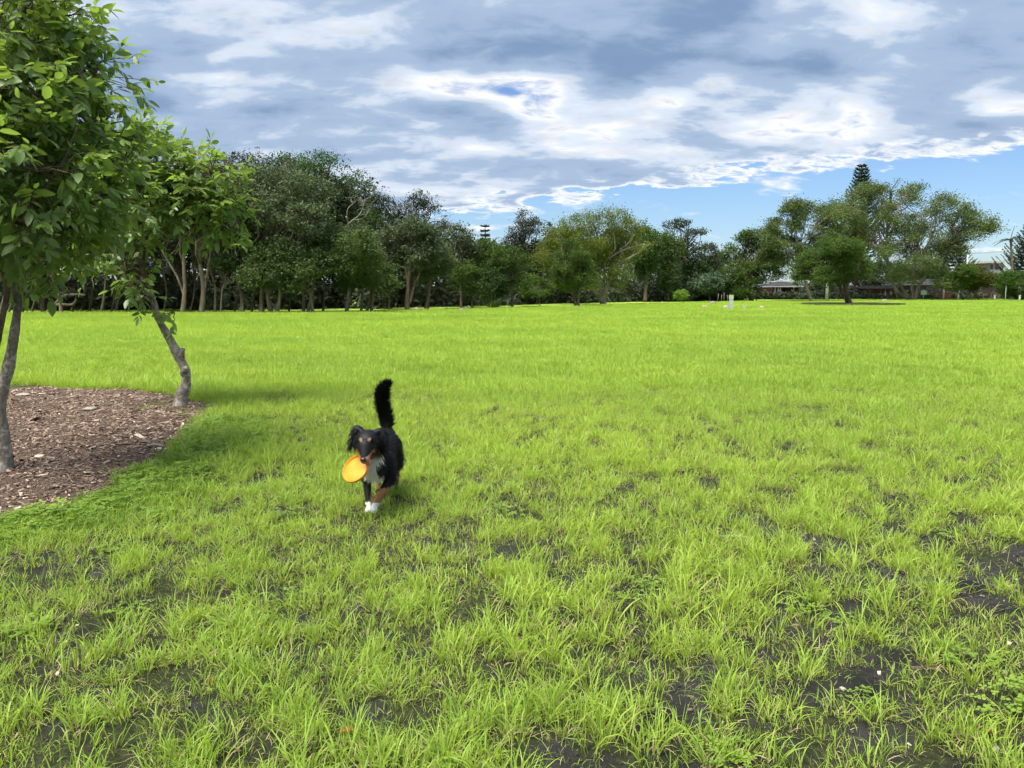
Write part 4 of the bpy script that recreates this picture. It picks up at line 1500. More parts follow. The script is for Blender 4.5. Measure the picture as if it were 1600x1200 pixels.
# --- the wood behind: one mass of undergrowth, thin trunks and foliage
wf, wt = MB(), MB()
rg = np.random.default_rng(33)
wpts = []
for i in range(520):
    u = rg.uniform(0, 1)
    px_ = -260 + u * 1390 if i < 330 else -260 + u * 820
    Yb = np.interp(px_, [-260, 560, 760, 1000, 1260], [62, 66, 80, 104, 112]) + rg.uniform(-3, 26)
    hpx = np.interp(px_, [-260, 350, 560, 640, 760, 1000, 1130, 1260], [11, 11, 11, 8.0, 6.2, 8.5, 7.5, 4.0])
    b0 = np.array([at(px_, 600, Yb)[0], Yb, 0])
    h = hpx * rg.uniform(.35, .95)
    lean = rg.normal(0, .06, 2)
    top_ = b0 + np.array([lean[0] * h, lean[1] * h, h])
    if i % 2 == 0:
        wt.tube(smooth_path(np.array([b0 - [0, 0, .05], (b0 + top_) / 2 + rg.normal(0, .15, 3), top_]), 6), np.linspace(.14, .04, 6) * rg.uniform(.6, 1.4), 5)
    wpts.append(top_ + rg.normal(0, .7, (9, 3)) * [1.4, 1.4, 1])
# low scrub at the foot of the wood
for i in range(760):
    px_ = rg.uniform(-260, 1135) if i < 470 else rg.uniform(700, 1150)
    Yb = np.interp(px_, [-260, 560, 760, 1000, 1260], [57, 62, 76, 100, 108]) + rg.uniform(-2.5, 14)
    h = rg.uniform(.4, 3.4)
    wpts.append(np.array([at(px_, 600, Yb)[0], Yb, h * .55]) + rg.normal(0, .5, (7, 3)) * [1.2, 1.2, h * .4])
for i in range(60):
    px_ = rg.uniform(1255, 1300)
    Yb = rg.uniform(123, 133)
    wpts.append(np.array([at(px_, 600, Yb)[0], Yb, .9]) + rg.normal(0, .5, (7, 3)) * [1.2, 1.0, 1.2])
for i in range(40):
    px_ = rg.uniform(1180, 1290)
    wpts.append(np.array([at(px_, 600, 119.5)[0], 119.5, .12]) + rg.normal(0, .4, (6, 3)) * [1.4, .6, .35])
for i in range(150):
    px_ = rg.uniform(1265, 1640)
    Yb = rg.uniform(119, 138)
    wpts.append(np.array([at(px_, 600, Yb)[0], Yb, .25]) + rg.normal(0, .5, (7, 3)) * [1.4, 1.0, .45])
cc = np.concatenate(wpts)
nl = 17
cc = np.repeat(cc, nl, 0)
n = len(cc)
p = cc + rg.normal(0, .42, (n, 3))
p[:, 2] = np.abs(p[:, 2]) + .05
nrm = unit(rg.normal(0, .8, (n, 3)) + [0, 0, .7])
d = rg.normal(0, 1, (n, 3))
d = unit(d - (d * nrm).sum(1)[:, None] * nrm)
Ls = .52 * rg.uniform(.6, 1.3, n)
v, f = rhomb_leaves(p, d, nrm, Ls, Ls * .5)
wf.add(v, f)
wd_root = empty('woodland', (0, 80, 0))
tag(wd_root, 'dense dark wood and undergrowth behind the front row of trees', 'woodland', kind='stuff')
o = wf.build('foliage', M['casuarina'], wd_root)
o.location = (0, -80, 0)
o['kind'] = 'stuff'
o = wt.build('thin_trunks', M['bark_brown'], wd_root)
o.location = (0, -80, 0)
o['kind'] = 'stuff'


# ------------------------------------------------------------------ the two near trees
def near_tree(name, label, base, stems, lobes, nsprig, seed, leafL=.105, newgrowth=None, droopers=None, loose=None):
    """stems: list of (points, r0, r1); lobes: list of (centre, radii)"""
    rg = np.random.default_rng(seed)
    root = empty(name, tuple(base))
    tag(root, label, 'tree', 'small trees in the mulch bed')
    off = np.asarray(base, float)
    tb, bb = MB(), MB()
    spine = []
    for si, (st, r0, r1) in enumerate(stems):
        st = np.asarray(st, float) - off
        n = 9 * len(st)
        p = smooth_path(st, n)
        rr = np.linspace(r0, r1, n)
        if st[0][2] < .15:
            rr = rr * (1 + .4 * np.exp(-np.linspace(0, 1, n) * 14))
        rr = rr * (1 + .09 * np.sin(np.linspace(0, 23, n) + si) + .05 * np.sin(np.linspace(0, 61, n)) + rg.normal(0, .035, n))
        (tb if r0 > .04 else bb).tube(p, rr, 14)
        for q, r_ in zip(p[n // 3:], rr[n // 3:]):
            spine.append((q, r_))
    sp_p = np.array([q[0] for q in spine])
    sp_r = np.array([q[1] for q in spine])
    L0 = [(np.asarray(c, float) - off, np.asarray(r, float)) for c, r in lobes]
    pts, which, dr = crown_points(L0, nsprig, rg, .5, (.24, 1.42))
    # limbs
    nodes, noder = [sp_p], [sp_r]
    for li, (c, r) in enumerate(L0):
        dd = np.linalg.norm(sp_p - c, axis=1) + np.where(sp_p[:, 2] > c[2], .6, 0)
        k0 = int(np.argmin(dd))
        r_ = min(.030, sp_r[k0] * .7)
        pth = limb(bb, sp_p[k0], c, r_, .011, rg, .10, 10, .03, 7)
        nodes.append(pth[3:])
        noder.append(np.full(len(pth) - 3, .010))
        mine = pts[which == li]
        for q in mine[rg.choice(len(mine), min(len(mine), 7), replace=False)]:
            k1 = rg.integers(4, 10)
            pq = limb(bb, pth[k1], q, .009, .004, rg, .09, 7, .03, 5)
            nodes.append(pq[2:])
            noder.append(np.full(5, .005))
    nodes = np.concatenate(nodes)
    # sprigs: a short drooping stalk with leaflets in rows
    lp, ld, ln_, ll, lw_ = [], [], [], [], []
    for i in range(nsprig):
        e = pts[i]
        k0 = int(np.argmin(((nodes - e) ** 2).sum(1)))
        a = nodes[k0]
        out_d = unit(e - a + 1e-6) if np.linalg.norm(e - a) > .05 else dr[i]
        if np.linalg.norm(e - a) > .04:
            bb.tube(np.array([a, (a + e) / 2 + np.array([0, 0, .02]), e]), [.004, .0035, .0025], 4, cap=False)
        ax = unit(out_d * .7 + dr[i] * .5 + rg.normal(0, .5, 3) + np.array([0, 0, rg.uniform(-.45, .25)]))
        Ls = rg.uniform(.14, .26)
        nlf = rg.integers(6, 10)
        sd = unit(np.cross(ax, [0, 0, 1.0]) + 1e-6)
        up = np.cross(sd, ax)
        bb.tube(np.array([e, e + ax * Ls * .5, e + ax * Ls - np.array([0, 0, .12 * Ls])]), [.0025, .002, .0012], 3, cap=False)
        for k_ in range(nlf):
            t = (k_ + .6) / nlf
            sgn = -1 if k_ % 2 else 1
            if k_ == nlf - 1:
                dd = ax
            else:
                dd = unit(ax * .55 + sd * sgn * .9 + rg.normal(0, .32, 3) - np.array([0, 0, .42]))
            lp.append(e + ax * Ls * t - np.array([0, 0, .12 * Ls * t * t]))
            ld.append(dd)
            ln_.append(unit(up + rg.normal(0, .6, 3) + np.array([0, 0, .35])))
            L_ = leafL * rg.uniform(.45, 1.25)
            ll.append(L_)
            lw_.append(L_ * rg.uniform(.34, .50))
    lp, ld, ln_, ll, lw_ = map(np.array, (lp, ld, ln_, ll, lw_))
    ln_ = unit(ln_ - (ln_ * ld).sum(1)[:, None] * ld)
    tb.build('trunk', M['bark_near'], root)
    bb.build('branches', M['twig_near'], root)
    # the leaves that show largest (nearest the camera and in the frame) are parts of their own
    wp = lp + off
    rel = wp - np.array([0, 0, CAM_H])
    dep = rel @ _F
    sx = 800 + F_PX * (rel @ _R) / dep
    sy = 600 - F_PX * (rel @ _U) / dep
    vis = (sx > 0) & (sx < 1600) & (sy > 0) & (sy < 1200)
    score = np.where(vis, ll / dep * (0.6 + .4 * np.abs((ln_ * unit(-rel)).sum(1))), 0)
    # favour the camera side of the crown
    score = score * np.where(dep < np.median(dep[vis]) if vis.any() else True, 1, .5)
    top_i = np.argsort(-score)[:300]
    rest = np.ones(len(lp), bool)
    rest[top_i] = False
    cb = MB()
    isnew = np.zeros(len(lp), bool)
    if newgrowth is not None:
        for (c, r) in newgrowth:
            isnew |= np.linalg.norm(wp - np.asarray(c), axis=1) < r
    v = leaf_verts(lp, ld, ln_, ll, lw_)

    def put(mbx, mask):
        n = int(mask.sum())
        o_ = np.arange(n)[:, None, None] * 11
        mbx.add(v[mask].reshape(-1, 3), [(o_ + f_[None]).reshape(-1, f_.shape[1]) for f_ in LEAF11_F])
    put(cb, rest & ~isnew)
    o = crown = cb.build('crown', M['leaf_near'], root)
    o['kind'] = 'stuff'
    if (rest & isnew).any():
        nb_ = MB()
        put(nb_, rest & isnew)
        o = nb_.build('new_growth', M['leaf_new'], root)
        o['kind'] = 'stuff'
        o['label'] = 'pale yellow new leaves'
    one = MB()
    one.add(leaf_verts(np.zeros((1, 3)), np.array([[0, 1., 0]]), np.array([[0, 0, 1.]]), np.array([1.]), np.array([.47]))[0], LEAF11_F)
    lm = one.mesh('leaf')
    lm.materials.append(M['leaf_near'])
    for i in top_i:
        o = bpy.data.objects.new('leaf', lm)
        COL.objects.link(o)
        o.parent = crown
        s_ = np.cross(ld[i], ln_[i])
        nn = np.cross(s_, ld[i])
        mm = Matrix(((s_[0], ld[i][0], nn[0], 0), (s_[1], ld[i][1], nn[1], 0), (s_[2], ld[i][2], nn[2], 0), (0, 0, 0, 1)))
        o.matrix_local = Matrix.Translation(Vector(lp[i])) @ mm @ Matrix.Scale(float(ll[i]), 4)
    return root


def lob(px, py, Y, rp, ar=.85):
    s = Y / F_PX
    return (at(px, py, Y), np.array([rp * s, rp * s * 1.05, rp * s * ar]))


# forked tree at the left edge
YA = ground(6, 742)[1]
bA = ground(6, 742)
bA[2] = 0.03
stA = [
    ([bA - [0, 0, .08], at(5, 700, YA), at(0, 650, YA), at(4, 610, YA), at(13, 575, YA), at(21, 530, YA), at(27, 480, YA + .05), at(24, 440, YA + .1), at(14, 400, YA + .15), at(4, 330, YA + .2), at(10, 240, YA + .2), at(0, 120, YA + .2), at(10, 10, YA + .3)], .056, .013),
    ([at(-2, 660, YA), at(-10, 600, YA), at(-6, 540, YA - .05), at(6, 485, YA - .1), at(10, 445, YA - .1), at(-10, 380, YA - .2), at(-40, 300, YA - .3), at(-60, 180, YA - .3)], .034, .011),
    ([at(24, 440, YA + .1), at(40, 410, YA + .15), at(70, 360, YA + .3), at(110, 300, YA + .4), at(140, 230, YA + .5), at(150, 130, YA + .5)], .022, .008),
    ([at(-10, 380, YA - .2), at(40, 330, YA - .3), at(90, 270, YA - .4), at(120, 200, YA - .4)], .018, .007),
]
lbA = [lob(-70, 40, YA, 150), lob(60, 60, YA + .2, 70), lob(105, 90, YA + .4, 55), lob(150, 110, YA + .5, 42), lob(20, 150, YA - .2, 100), lob(100, 180, YA, 75),
       lob(160, 190, YA + .5, 45), lob(-60, 230, YA - .3, 130), lob(40, 260, YA - .5, 85), lob(120, 265, YA, 72), lob(185, 255, YA + .5, 42), lob(60, 340, YA - .3, 70),
       lob(-30, 350, YA - .2, 80), lob(120, 345, YA + .2, 55), lob(20, 405, YA + .1, 42), lob(75, 400, YA + .2, 40), lob(170, 320, YA + .4, 40), lob(196, 212, YA + .6, 26), lob(40, 20, YA + .1, 60), lob(90, 30, YA + .3, 50)]
near_tree('forked_tree', 'forked grey trunked tree with glossy leaves at the left edge of the mulch', bA, stA, lbA, 1250, 501, .116)

# crooked tree
bB = ground(279, 640)
bB[2] = .04
YB = bB[1]
stB = [
    ([bB - [0, 0, .1], at(284, 618, YB), at(291, 600, YB), at(289, 578, YB), at(276, 551, YB + .03), at(262, 524, YB), at(247, 497, YB), at(239, 470, YB), at(226, 436, YB), at(202, 386, YB + .1), at(184, 335, YB + .1), at(180, 280, YB + .1), at(190, 230, YB + .1)], .074, .016),
    ([at(234, 455, YB), at(218, 405, YB - .1), at(212, 375, YB - .2), at(216, 345, YB - .3), at(232, 300, YB - .3), at(240, 250, YB - .3)], .036, .012),
    ([at(222, 420, YB), at(236, 365, YB + .1), at(260, 368, YB + .1), at(300, 346, YB + .1), at(340, 318, YB + .1), at(362, 300, YB + .1)], .030, .010),
    ([at(262, 367, YB + .1), at(268, 320, YB), at(266, 280, YB), at(280, 250, YB)], .022, .008),
    ([at(275, 347, YB), at(300, 305, YB - .1), at(330, 288, YB - .1)], .018, .008),
    ([at(284, 560, YB), at(284, 552, YB - .04), at(286, 545, YB - .06)], .042, .026),
    ([at(286, 584, YB - .02), at(290, 578, YB - .07), at(291, 574, YB - .10)], .045, .028),
    ([at(247, 497, YB), at(262, 494, YB - .05), at(272, 488, YB - .1)], .010, .005),
]
lbB = [lob(175, 250, YB + .2, 48), lob(215, 250, YB, 46), lob(250, 262, YB - .1, 48), lob(290, 262, YB + .1, 44), lob(325, 270, YB, 38), lob(352, 292, YB + .1, 32), lob(368, 322, YB + .1, 20),
       lob(170, 300, YB + .3, 50), lob(215, 305, YB - .3, 46), lob(290, 305, YB - .2, 40), lob(335, 335, YB + .1, 34), lob(305, 350, YB - .1, 30), lob(360, 355, YB, 20), lob(215, 212, YB, 28), lob(250, 228, YB, 26), lob(380, 300, YB, 10), lob(175, 350, YB + .2, 44),
       lob(230, 345, YB - .3, 36), lob(160, 395, YB, 34), lob(195, 410, YB - .2, 30), lob(215, 440, YB - .2, 24), lob(228, 465, YB - .15, 15), lob(180, 430, YB - .1, 22), lob(272, 488, YB - .1, 14), lob(375, 372, YB, 10)]
near_tree('crooked_tree', 'small tree with a crooked lichen spotted trunk leaning over the mulch', bB, stB, lbB, 860, 502, .118,
          newgrowth=[(at(296, 262, YB), .24), (at(345, 262, YB), .12), (at(20, 500, YB), .1)])

# ------------------------------------------------------------------ dog
DOG = np.array([-0.955, FEET[1] - .02, 0.0])
dog_root = empty('dog', tuple(DOG))
tag(dog_root, 'black dog with white chest and tan legs running with a disc in its mouth', 'dog')


def sphere_chain(bm_parts, p0, p1, r0, r1, n=7):
    p0, p1 = np.asarray(p0, float), np.asarray(p1, float)
    r0 = np.broadcast_to(np.asarray(r0, float), (3,))
    r1 = np.broadcast_to(np.asarray(r1, float), (3,))
    for t in np.linspace(0, 1, n):
        bm_parts.append((p0 + (p1 - p0) * t, r0 + (r1 - r0) * t))


parts = []
# trunk: chest, ribs, loin, croup
sphere_chain(parts, (0, .00, .385), (0, .10, .385), (.100, .10, .135), (.106, .12, .135), 4)
sphere_chain(parts, (0, .10, .385), (0, .28, .395), (.106, .12, .135), (.100, .12, .115), 5)
sphere_chain(parts, (0, .28, .395), (.0, .47, .405), (.100, .12, .115), (.092, .10, .105), 5)
parts.append((np.array([0, -.055, .36]), np.array([.075, .07, .10])))          # forechest
# neck and head (head low and forward, turned a little to its right)
sphere_chain(parts, (0, .0, .44), (-.004, -.12, .515), (.092, .10, .10), (.070, .075, .075), 6)
HC = np.array([-.008, -.185, .545])
head_from = len(parts)
parts.append((HC, np.array([.071, .082, .064])))
parts.append((HC + [0, .035, -.012], np.array([.066, .06, .055])))
parts.append((HC + [.030, -.025, -.030], np.array([.034, .045, .032])))        # cheeks
parts.append((HC + [-.034, -.025, -.030], np.array([.034, .045, .032])))
parts.append((HC + [.026, -.056, .018], np.array([.022, .022, .017])))         # brows
parts.append((HC + [-.030, -.052, .018], np.array([.020, .022, .016])))
NOSE = np.array([-.012, -.304, .450])
sphere_chain(parts, HC + [-.004, -.055, -.022], NOSE + [0.003, .02, .004], (.046, .042, .042), (.030, .028, .028), 8)
sphere_chain(parts, HC + [.004, -.03, -.055], NOSE + [.016, .045, -.036], (.030, .03, .018), (.014, .016, .010), 7)   # lower jaw, a little open
head_to = len(parts)
# legs
sphere_chain(parts, (-.075, .04, .36), (-.070, .07, .235), (.050, .065, .075), (.036, .042, .04), 6)      # its right foreleg, straight
sphere_chain(parts, (-.070, .07, .235), (-.052, .005, .115), (.033, .038, .035), (.021, .022, .022), 7)
sphere_chain(parts, (-.052, .005, .115), (-.040, -.030, .045), (.021, .022, .022), (.021, .023, .02), 5)
parts.append((np.array([-.038, -.052, .030]), np.array([.028, .038, .024])))
sphere_chain(parts, (.080, .04, .36), (.105, .040, .235), (.054, .065, .075), (.040, .045, .042), 6)      # its left foreleg, bent inward
sphere_chain(parts, (.105, .040, .235), (.052, -.075, .150), (.035, .038, .038), (.026, .026, .026), 7)
sphere_chain(parts, (.052, -.075, .150), (.012, -.105, .078), (.026, .026, .026), (.022, .023, .022), 5)
parts.append((np.array([.010, -.128, .058]), np.array([.027, .036, .024])))
for sx_, yo in ((-1, -.06), (1, .10)):
    sphere_chain(parts, (.062 * sx_, .45, .37), (.078 * sx_, .40 + yo, .255), (.055, .085, .09), (.040, .05, .045), 6)
    sphere_chain(parts, (.078 * sx_, .40 + yo, .255), (.064 * sx_, .53 + yo, .150), (.034, .04, .036), (.020, .022, .022), 6)
    sphere_chain(parts, (.064 * sx_, .53 + yo, .150), (.052 * sx_, .50 + yo, .045), (.019, .021, .02), (.019, .021, .02), 6)
    parts.append((np.array([.050 * sx_, .48 + yo, .028]), np.array([.027, .042, .024])))
# tail, carried straight up with the tip curling over
TAIL = smooth_path(np.array([[0, .53, .455], [-.010, .590, .535], [-.040, .615, .625], [-.050, .615, .71], [-.036, .605, .775], [-.006, .592, .822], [.034, .582, .836]]), 20)
for i, q in enumerate(TAIL):
    t = i / 19
    r_ = np.interp(t, [0, .2, .6, .9, 1], [.040, .030, .027, .015, .005])
    parts.append((q, np.array([r_, r_, r_])))
# ears: its right one swings out and back, its left one hangs down
EAR_R = smooth_path(np.array([[-.050, -.165, .600], [-.078, -.150, .610], [-.098, -.160, .562], [-.118, -.165, .490]]), 9)
EAR_L = smooth_path(np.array([[.040, -.165, .595], [.070, -.150, .592], [.082, -.150, .540], [.080, -.150, .480]]), 9)
ears_from = len(parts)
for path in (EAR_R, EAR_L):
    for i, q in enumerate(path):
        t = i / 8
        w_ = np.interp(t, [0, .4, .8, 1], [.022, .032, .026, .012])
        parts.append((q, np.array([.012 + .006 * (1 - t), w_, w_ * .75])))
HEAD_K, PIV = 1.13, np.array([-.006, -.13, .52])
for i in list(range(head_from, head_to)) + list(range(ears_from, len(parts))):
    parts[i] = (PIV + (parts[i][0] - PIV) * HEAD_K, parts[i][1] * HEAD_K)
HC = PIV + (HC - PIV) * HEAD_K
NOSE = PIV + (NOSE - PIV) * HEAD_K
a_ = np.linspace(0, math.pi, 9)[1:-1]
b_ = np.linspace(0, 2 * math.pi, 14, endpoint=False)
us = np.array([[0, 0, 1]] + [[math.sin(i) * math.cos(j), math.sin(i) * math.sin(j), math.cos(i)] for i in a_ for j in b_] + [[0, 0, -1]])
fq = []
for i in range(6):
    for j in range(14):
        fq.append([1 + i * 14 + j, 1 + (i + 1) * 14 + j, 1 + (i + 1) * 14 + (j + 1) % 14, 1 + i * 14 + (j + 1) % 14])
ft = [[0, 1 + j, 1 + (j + 1) % 14] for j in range(14)] + [[99, 85 + (j + 1) % 14, 85 + j] for j in range(14)]
dmb = MB()
for c_, r_ in parts:
    dmb.add(us * r_ + c_, [np.array(fq), np.array(ft)])
tmp = bpy.data.objects.new('body_raw', dmb.mesh('body_raw'))
COL.objects.link(tmp)
md = tmp.modifiers.new('r', 'REMESH')
md.mode = 'VOXEL'
md.voxel_size = .0072
md2 = tmp.modifiers.new('s', 'SMOOTH')
md2.iterations = 4
md2.factor = .5
dg = bpy.context.evaluated_depsgraph_get()
body_me = bpy.data.meshes.new_from_object(tmp.evaluated_get(dg))
bpy.data.objects.remove(tmp)
body_me.name = 'body'


def coat(p):
    """coat colour at dog-space points"""
    n = len(p)
    x, y, z = p.T
    c = np.tile(np.array([.0042, .0042, .0055]), (n, 1))
    wob = .02 * (fbm(x * 40, z * 40 + y * 31, 61) - .5)

    def paint(mask, colr):
        c[mask] = colr
    tan = (.34, .15, .065)
    white_ = (.78, .76, .70)
    # throat and underjaw
    paint((y < -.02) & (y > -.30) & (z < .490 + wob) & (z > .40) & (np.abs(x) < .055), (.10, .045, .022))
    # chest blaze with a dark tongue on its left
    ch = (y < .07) & (z < .440 + wob) & (z > .245) & (x > -.075) & (x < .066) & (y > -.20)
    paint(ch, white_)
    paint(ch & (x > .030 + wob) & (z < .372 + .3 * (x - .03)) & (z > .285), (.0085, .0085, .0105))
    # legs
    fl = (y < .16) & (z < .235)
    paint(fl & (x < -.02) & (z > .075 + wob), (.009, .009, .011))
    paint(fl & (x < -.024) & (x > -.036) & (z < .20) & (z > .07) & (y < .02), tan)
    paint(fl & (x > -.012) & (z < .19 + wob) & (z > .085), tan)
    paint(fl & (z < .082 + wob) & (x < .0), white_)
    paint(fl & (z < .098 + wob) & (y < -.07), white_)
    paint((y > .22) & (z < .22) & (z > .06), tan)
    # face: brow spots, cheeks
    hx = x - HC[0]
    for bx_ in (.028, -.031):
        paint((np.hypot(hx - bx_, (z - HC[2] - .020) * .9) < .0100) & (y < HC[1] - .045), (.22, .145, .06))
    t = np.clip((HC[1] - .03 - y) / .15, 0, 1)
    mx = HC[0] - .004 + (NOSE[0] - HC[0]) * t
    mz = HC[2] - .025 + (NOSE[2] - HC[2] + .02) * t
    muz = (y < HC[1] - .02) & (y > NOSE[1] - .01)
    paint(muz & (np.abs(x - mx) > .018) & (z < mz + .002) & (z > mz - .045) & (np.abs(x - mx) < .06), (.36, .17, .10))
    paint(muz & (z < mz - .026) & (np.abs(x - mx) < .03) & (y < -.25), (.42, .22, .17))
    return c


nvb = len(body_me.vertices)
co = np.empty(nvb * 3, np.float32)
body_me.vertices.foreach_get('co', co)
co = co.reshape(-1, 3).astype(float)
nrm_ = np.empty(nvb * 3, np.float32)
body_me.vertices.foreach_get('normal', nrm_)
nrm_ = nrm_.reshape(-1, 3).astype(float)
ca = body_me.attributes.new('coat', 'FLOAT_COLOR', 'POINT')
ca.data.foreach_set('color', np.concatenate([coat(co), np.ones((nvb, 1))], 1).astype(np.float32).ravel())
body_me.polygons.foreach_set('use_smooth', np.ones(len(body_me.polygons), bool))
m, T, out = new_mat('dog_coat')
at_c = T.node('ShaderNodeAttribute', attribute_name='coat')
g = T.node('ShaderNodeNewGeometry')
tcn = T.node('ShaderNodeTexCoord')
n2 = T.noise(tcn.outputs['Object'], 120, 4, 0.6)
b = principled(T, T.mix(1.0, at_c.outputs['Color'], T.vmath('SCALE', (1, 1, 1), scale=T.math('MULTIPLY_ADD', n2, .7, .65)), 'MULTIPLY'), 0.55, 0.22)
bump(T, b, n2, .5, .004)
T.l.new(b.outputs[0], out.inputs[0])
M['coat'] = m
body_me.materials.clear()
body_me.materials.append(m)
body = bpy.data.objects.new('body', body_me)
COL.objects.link(body)
body.parent = dog_root
# fur
tri = []
body_me.calc_loop_triangles()
ta = np.empty(len(body_me.loop_triangles) * 3, np.int32)
body_me.loop_triangles.foreach_get('vertices', ta)
ta = ta.reshape(-1, 3)
ar = np.linalg.norm(np.cross(co[ta[:, 1]] - co[ta[:, 0]], co[ta[:, 2]] - co[ta[:, 0]]), axis=1)
rg = np.random.default_rng(77)


def fur_len(p):
    x, y, z = p.T
    L_ = np.full(len(p), .030)
    L_ = np.where((y < .05) & (z > .25) & (z < .50), .042, L_)           # chest ruff
    L_ = np.where((y > -.13) & (y < .1) & (z > .42), .040, L_)           # neck
    L_ = np.where((y < -.15) & (z > .40), .010, L_)                      # face
    L_ = np.where(y < -.23, .004, L_)
    ear = (np.abs(x + .004) > .066) & (y < -.10) & (z > .44)
    L_ = np.where(ear, .032, L_)
    L_ = np.where(z < .22, .012, L_)
    L_ = np.where(z < .07, .006, L_)
    L_ = np.where((y > .40) & (z < .36) & (z > .2), .045, L_)            # trousers
    L_ = np.where((y > .50) & (z > .50), np.interp(z, [.5, .6, .72, .80, .86], [.048, .074, .072, .054, .036]), L_)                       # tail plume
    return L_


nf = 30000
wgt = ar * np.where((co[ta[:, 0]][:, 1] > .5) & (co[ta[:, 0]][:, 2] > .48), 3.0, 1)
ti = rg.choice(len(ta), nf, p=wgt / wgt.sum())
u1, u2 = rg.uniform(0, 1, nf), rg.uniform(0, 1, nf)
fl = u1 + u2 > 1
u1[fl], u2[fl] = 1 - u1[fl], 1 - u2[fl]
bw = np.stack([1 - u1 - u2, u1, u2], -1)
fp = (co[ta[ti]] * bw[:, :, None]).sum(1)
fn = unit((nrm_[ta[ti]] * bw[:, :, None]).sum(1))
flow = np.tile(np.array([0, .9, -.45]), (nf, 1))
x_, y_, z_ = fp.T
flow[(y_ < .02) & (z_ < .5)] = (0, .25, -1)
flow[z_ < .25] = (0, .2, -1)
flow[(y_ > .40) & (z_ < .36)] = (0, .7, -.8)
tm = (y_ > .50) & (z_ > .50)
flow[tm] = np.array([.15, .1, .75])
em = (np.abs(x_ + .004) > .066) & (y_ < -.10) & (z_ > .44)
flow[em] = np.stack([np.sign(x_[em]) * .5, np.full(em.sum(), .3), np.full(em.sum(), -.75)], -1)
fd = unit(fn * .42 + unit(flow) * .75 + rg.normal(0, .17, (nf, 3)))
fd[tm] = unit(fn[tm] * .58 + unit(flow[tm]) * .75 + rg.normal(0, .20, (tm.sum(), 3)))
FL = fur_len(fp) * rg.uniform(.55, 1.25, nf)
sw = unit(np.cross(fd, fn + rg.normal(0, .3, (nf, 3)))) * (.0016 * rg.uniform(.7, 1.4, nf))[:, None]
mid = fp + fd * FL[:, None] * .55
tipp = fp + fd * FL[:, None] + np.stack([0 * FL, 0 * FL, -.18 * FL * np.where(tm, 0, 1)], -1)
v = np.stack([fp - sw, fp + sw, mid - sw * .8, mid + sw * .8, tipp], 1).reshape(-1, 3)
o_ = np.arange(nf)[:, None, None] * 5
fur = MB()
fur.add(v, [(o_ + np.array([[[0, 1, 3, 2]]])).reshape(-1, 4), (o_ + np.array([[[2, 3, 4]]])).reshape(-1, 3)], coat=np.repeat(coat(fp), 5, 0))
o = fur.build('fur', M['coat'], dog_root)
o['kind'] = 'stuff'


def ball(name, c, r, mat, parent, n=12):
    mb = MB()
    r = np.broadcast_to(np.asarray(r, float), (3,))
    mb.add(us * r + np.asarray(c), [np.array(fq), np.array(ft)])
    return mb.build(name, mat, parent)


M['eye'] = simple_mat('eye', (.010, .006, .004), (.03, .016, .008), 30, .08, .8, 0)
M['nose'] = simple_mat('nose', (.008, .008, .009), (.02, .02, .022), 60, .35, .6, .3, .003)
M['tongue'] = simple_mat('gum', (.40, .16, .14), (.52, .24, .20), 40, .35, .5, .2, .003)
ball('eye', HC + [.030, -.064, -.002], .0095, M['eye'], dog_root)
ball('eye', HC + [-.036, -.064, -.002], .0095, M['eye'], dog_root)
ball('nose', NOSE + [0, -.010, .010], (.021, .018, .016), M['nose'], dog_root)
ball('lip', NOSE + [.030, .055, -.018], (.012, .042, .014), M['tongue'], dog_root)

# ------------------------------------------------------------------ flying disc
dm = MB()
R_ = .112
DS = .90
prof = [(0.0005, 0), (.06, 0.0005), (.092, .0), (.098, -.003), (.1035, -.006), (.104, .012), (.107, .0145), (.1105, .0125), (R_, .008),
        (R_, -.002), (.109, -.010), (.102, -.0125), (.092, -.0075), (.06, -.004), (.0005, -.004)]
dm.lathe(np.array(prof) * DS, 48)
m, T, out = new_mat('orange_rubber')
tcn = T.node('ShaderNodeTexCoord')
n1 = T.noise(tcn.outputs['Object'], 14, 5, .6)
n2 = T.noise(tcn.outputs['Object'], 60, 4, .6)
col = T.mix(T.smooth(n1, .35, .7), (.74, .270, .020), (.80, .325, .030))
col = T.mix(T.smooth(n2, .66, .78, 0, .35), col, (.45, .16, .02))
b = principled(T, col, .45, .4)
bump(T, b, n2, .15, .002)
tr = T.node('ShaderNodeBsdfTranslucent')
tr.inputs[0].default_value = (.85, .30, .012, 1)
mxs_ = T.node('ShaderNodeMixShader')
mxs_.inputs[0].default_value = .10
T.l.new(b.outputs[0], mxs_.inputs[1])
T.l.new(tr.outputs[0], mxs_.inputs[2])
T.l.new(mxs_.outputs[0], out.inputs[0])
disc = dm.build('flying_disc', m)
dc = at(556.5, 732.5, DOG[1] - .245)
toc = unit(np.array([0, 0, CAM_H]) - dc)
ul = unit(-_R * .80 + _U * .60)
ul = unit(ul - (ul @ toc) * toc)
dn_ = unit(toc * .70 + ul * .71)
disc.rotation_euler = Vector(dn_).to_track_quat('Z', 'Y').to_euler()
disc.location = tuple(dc)
tag(disc, 'orange rubber flying disc gripped in the dog\'s mouth', 'disc')


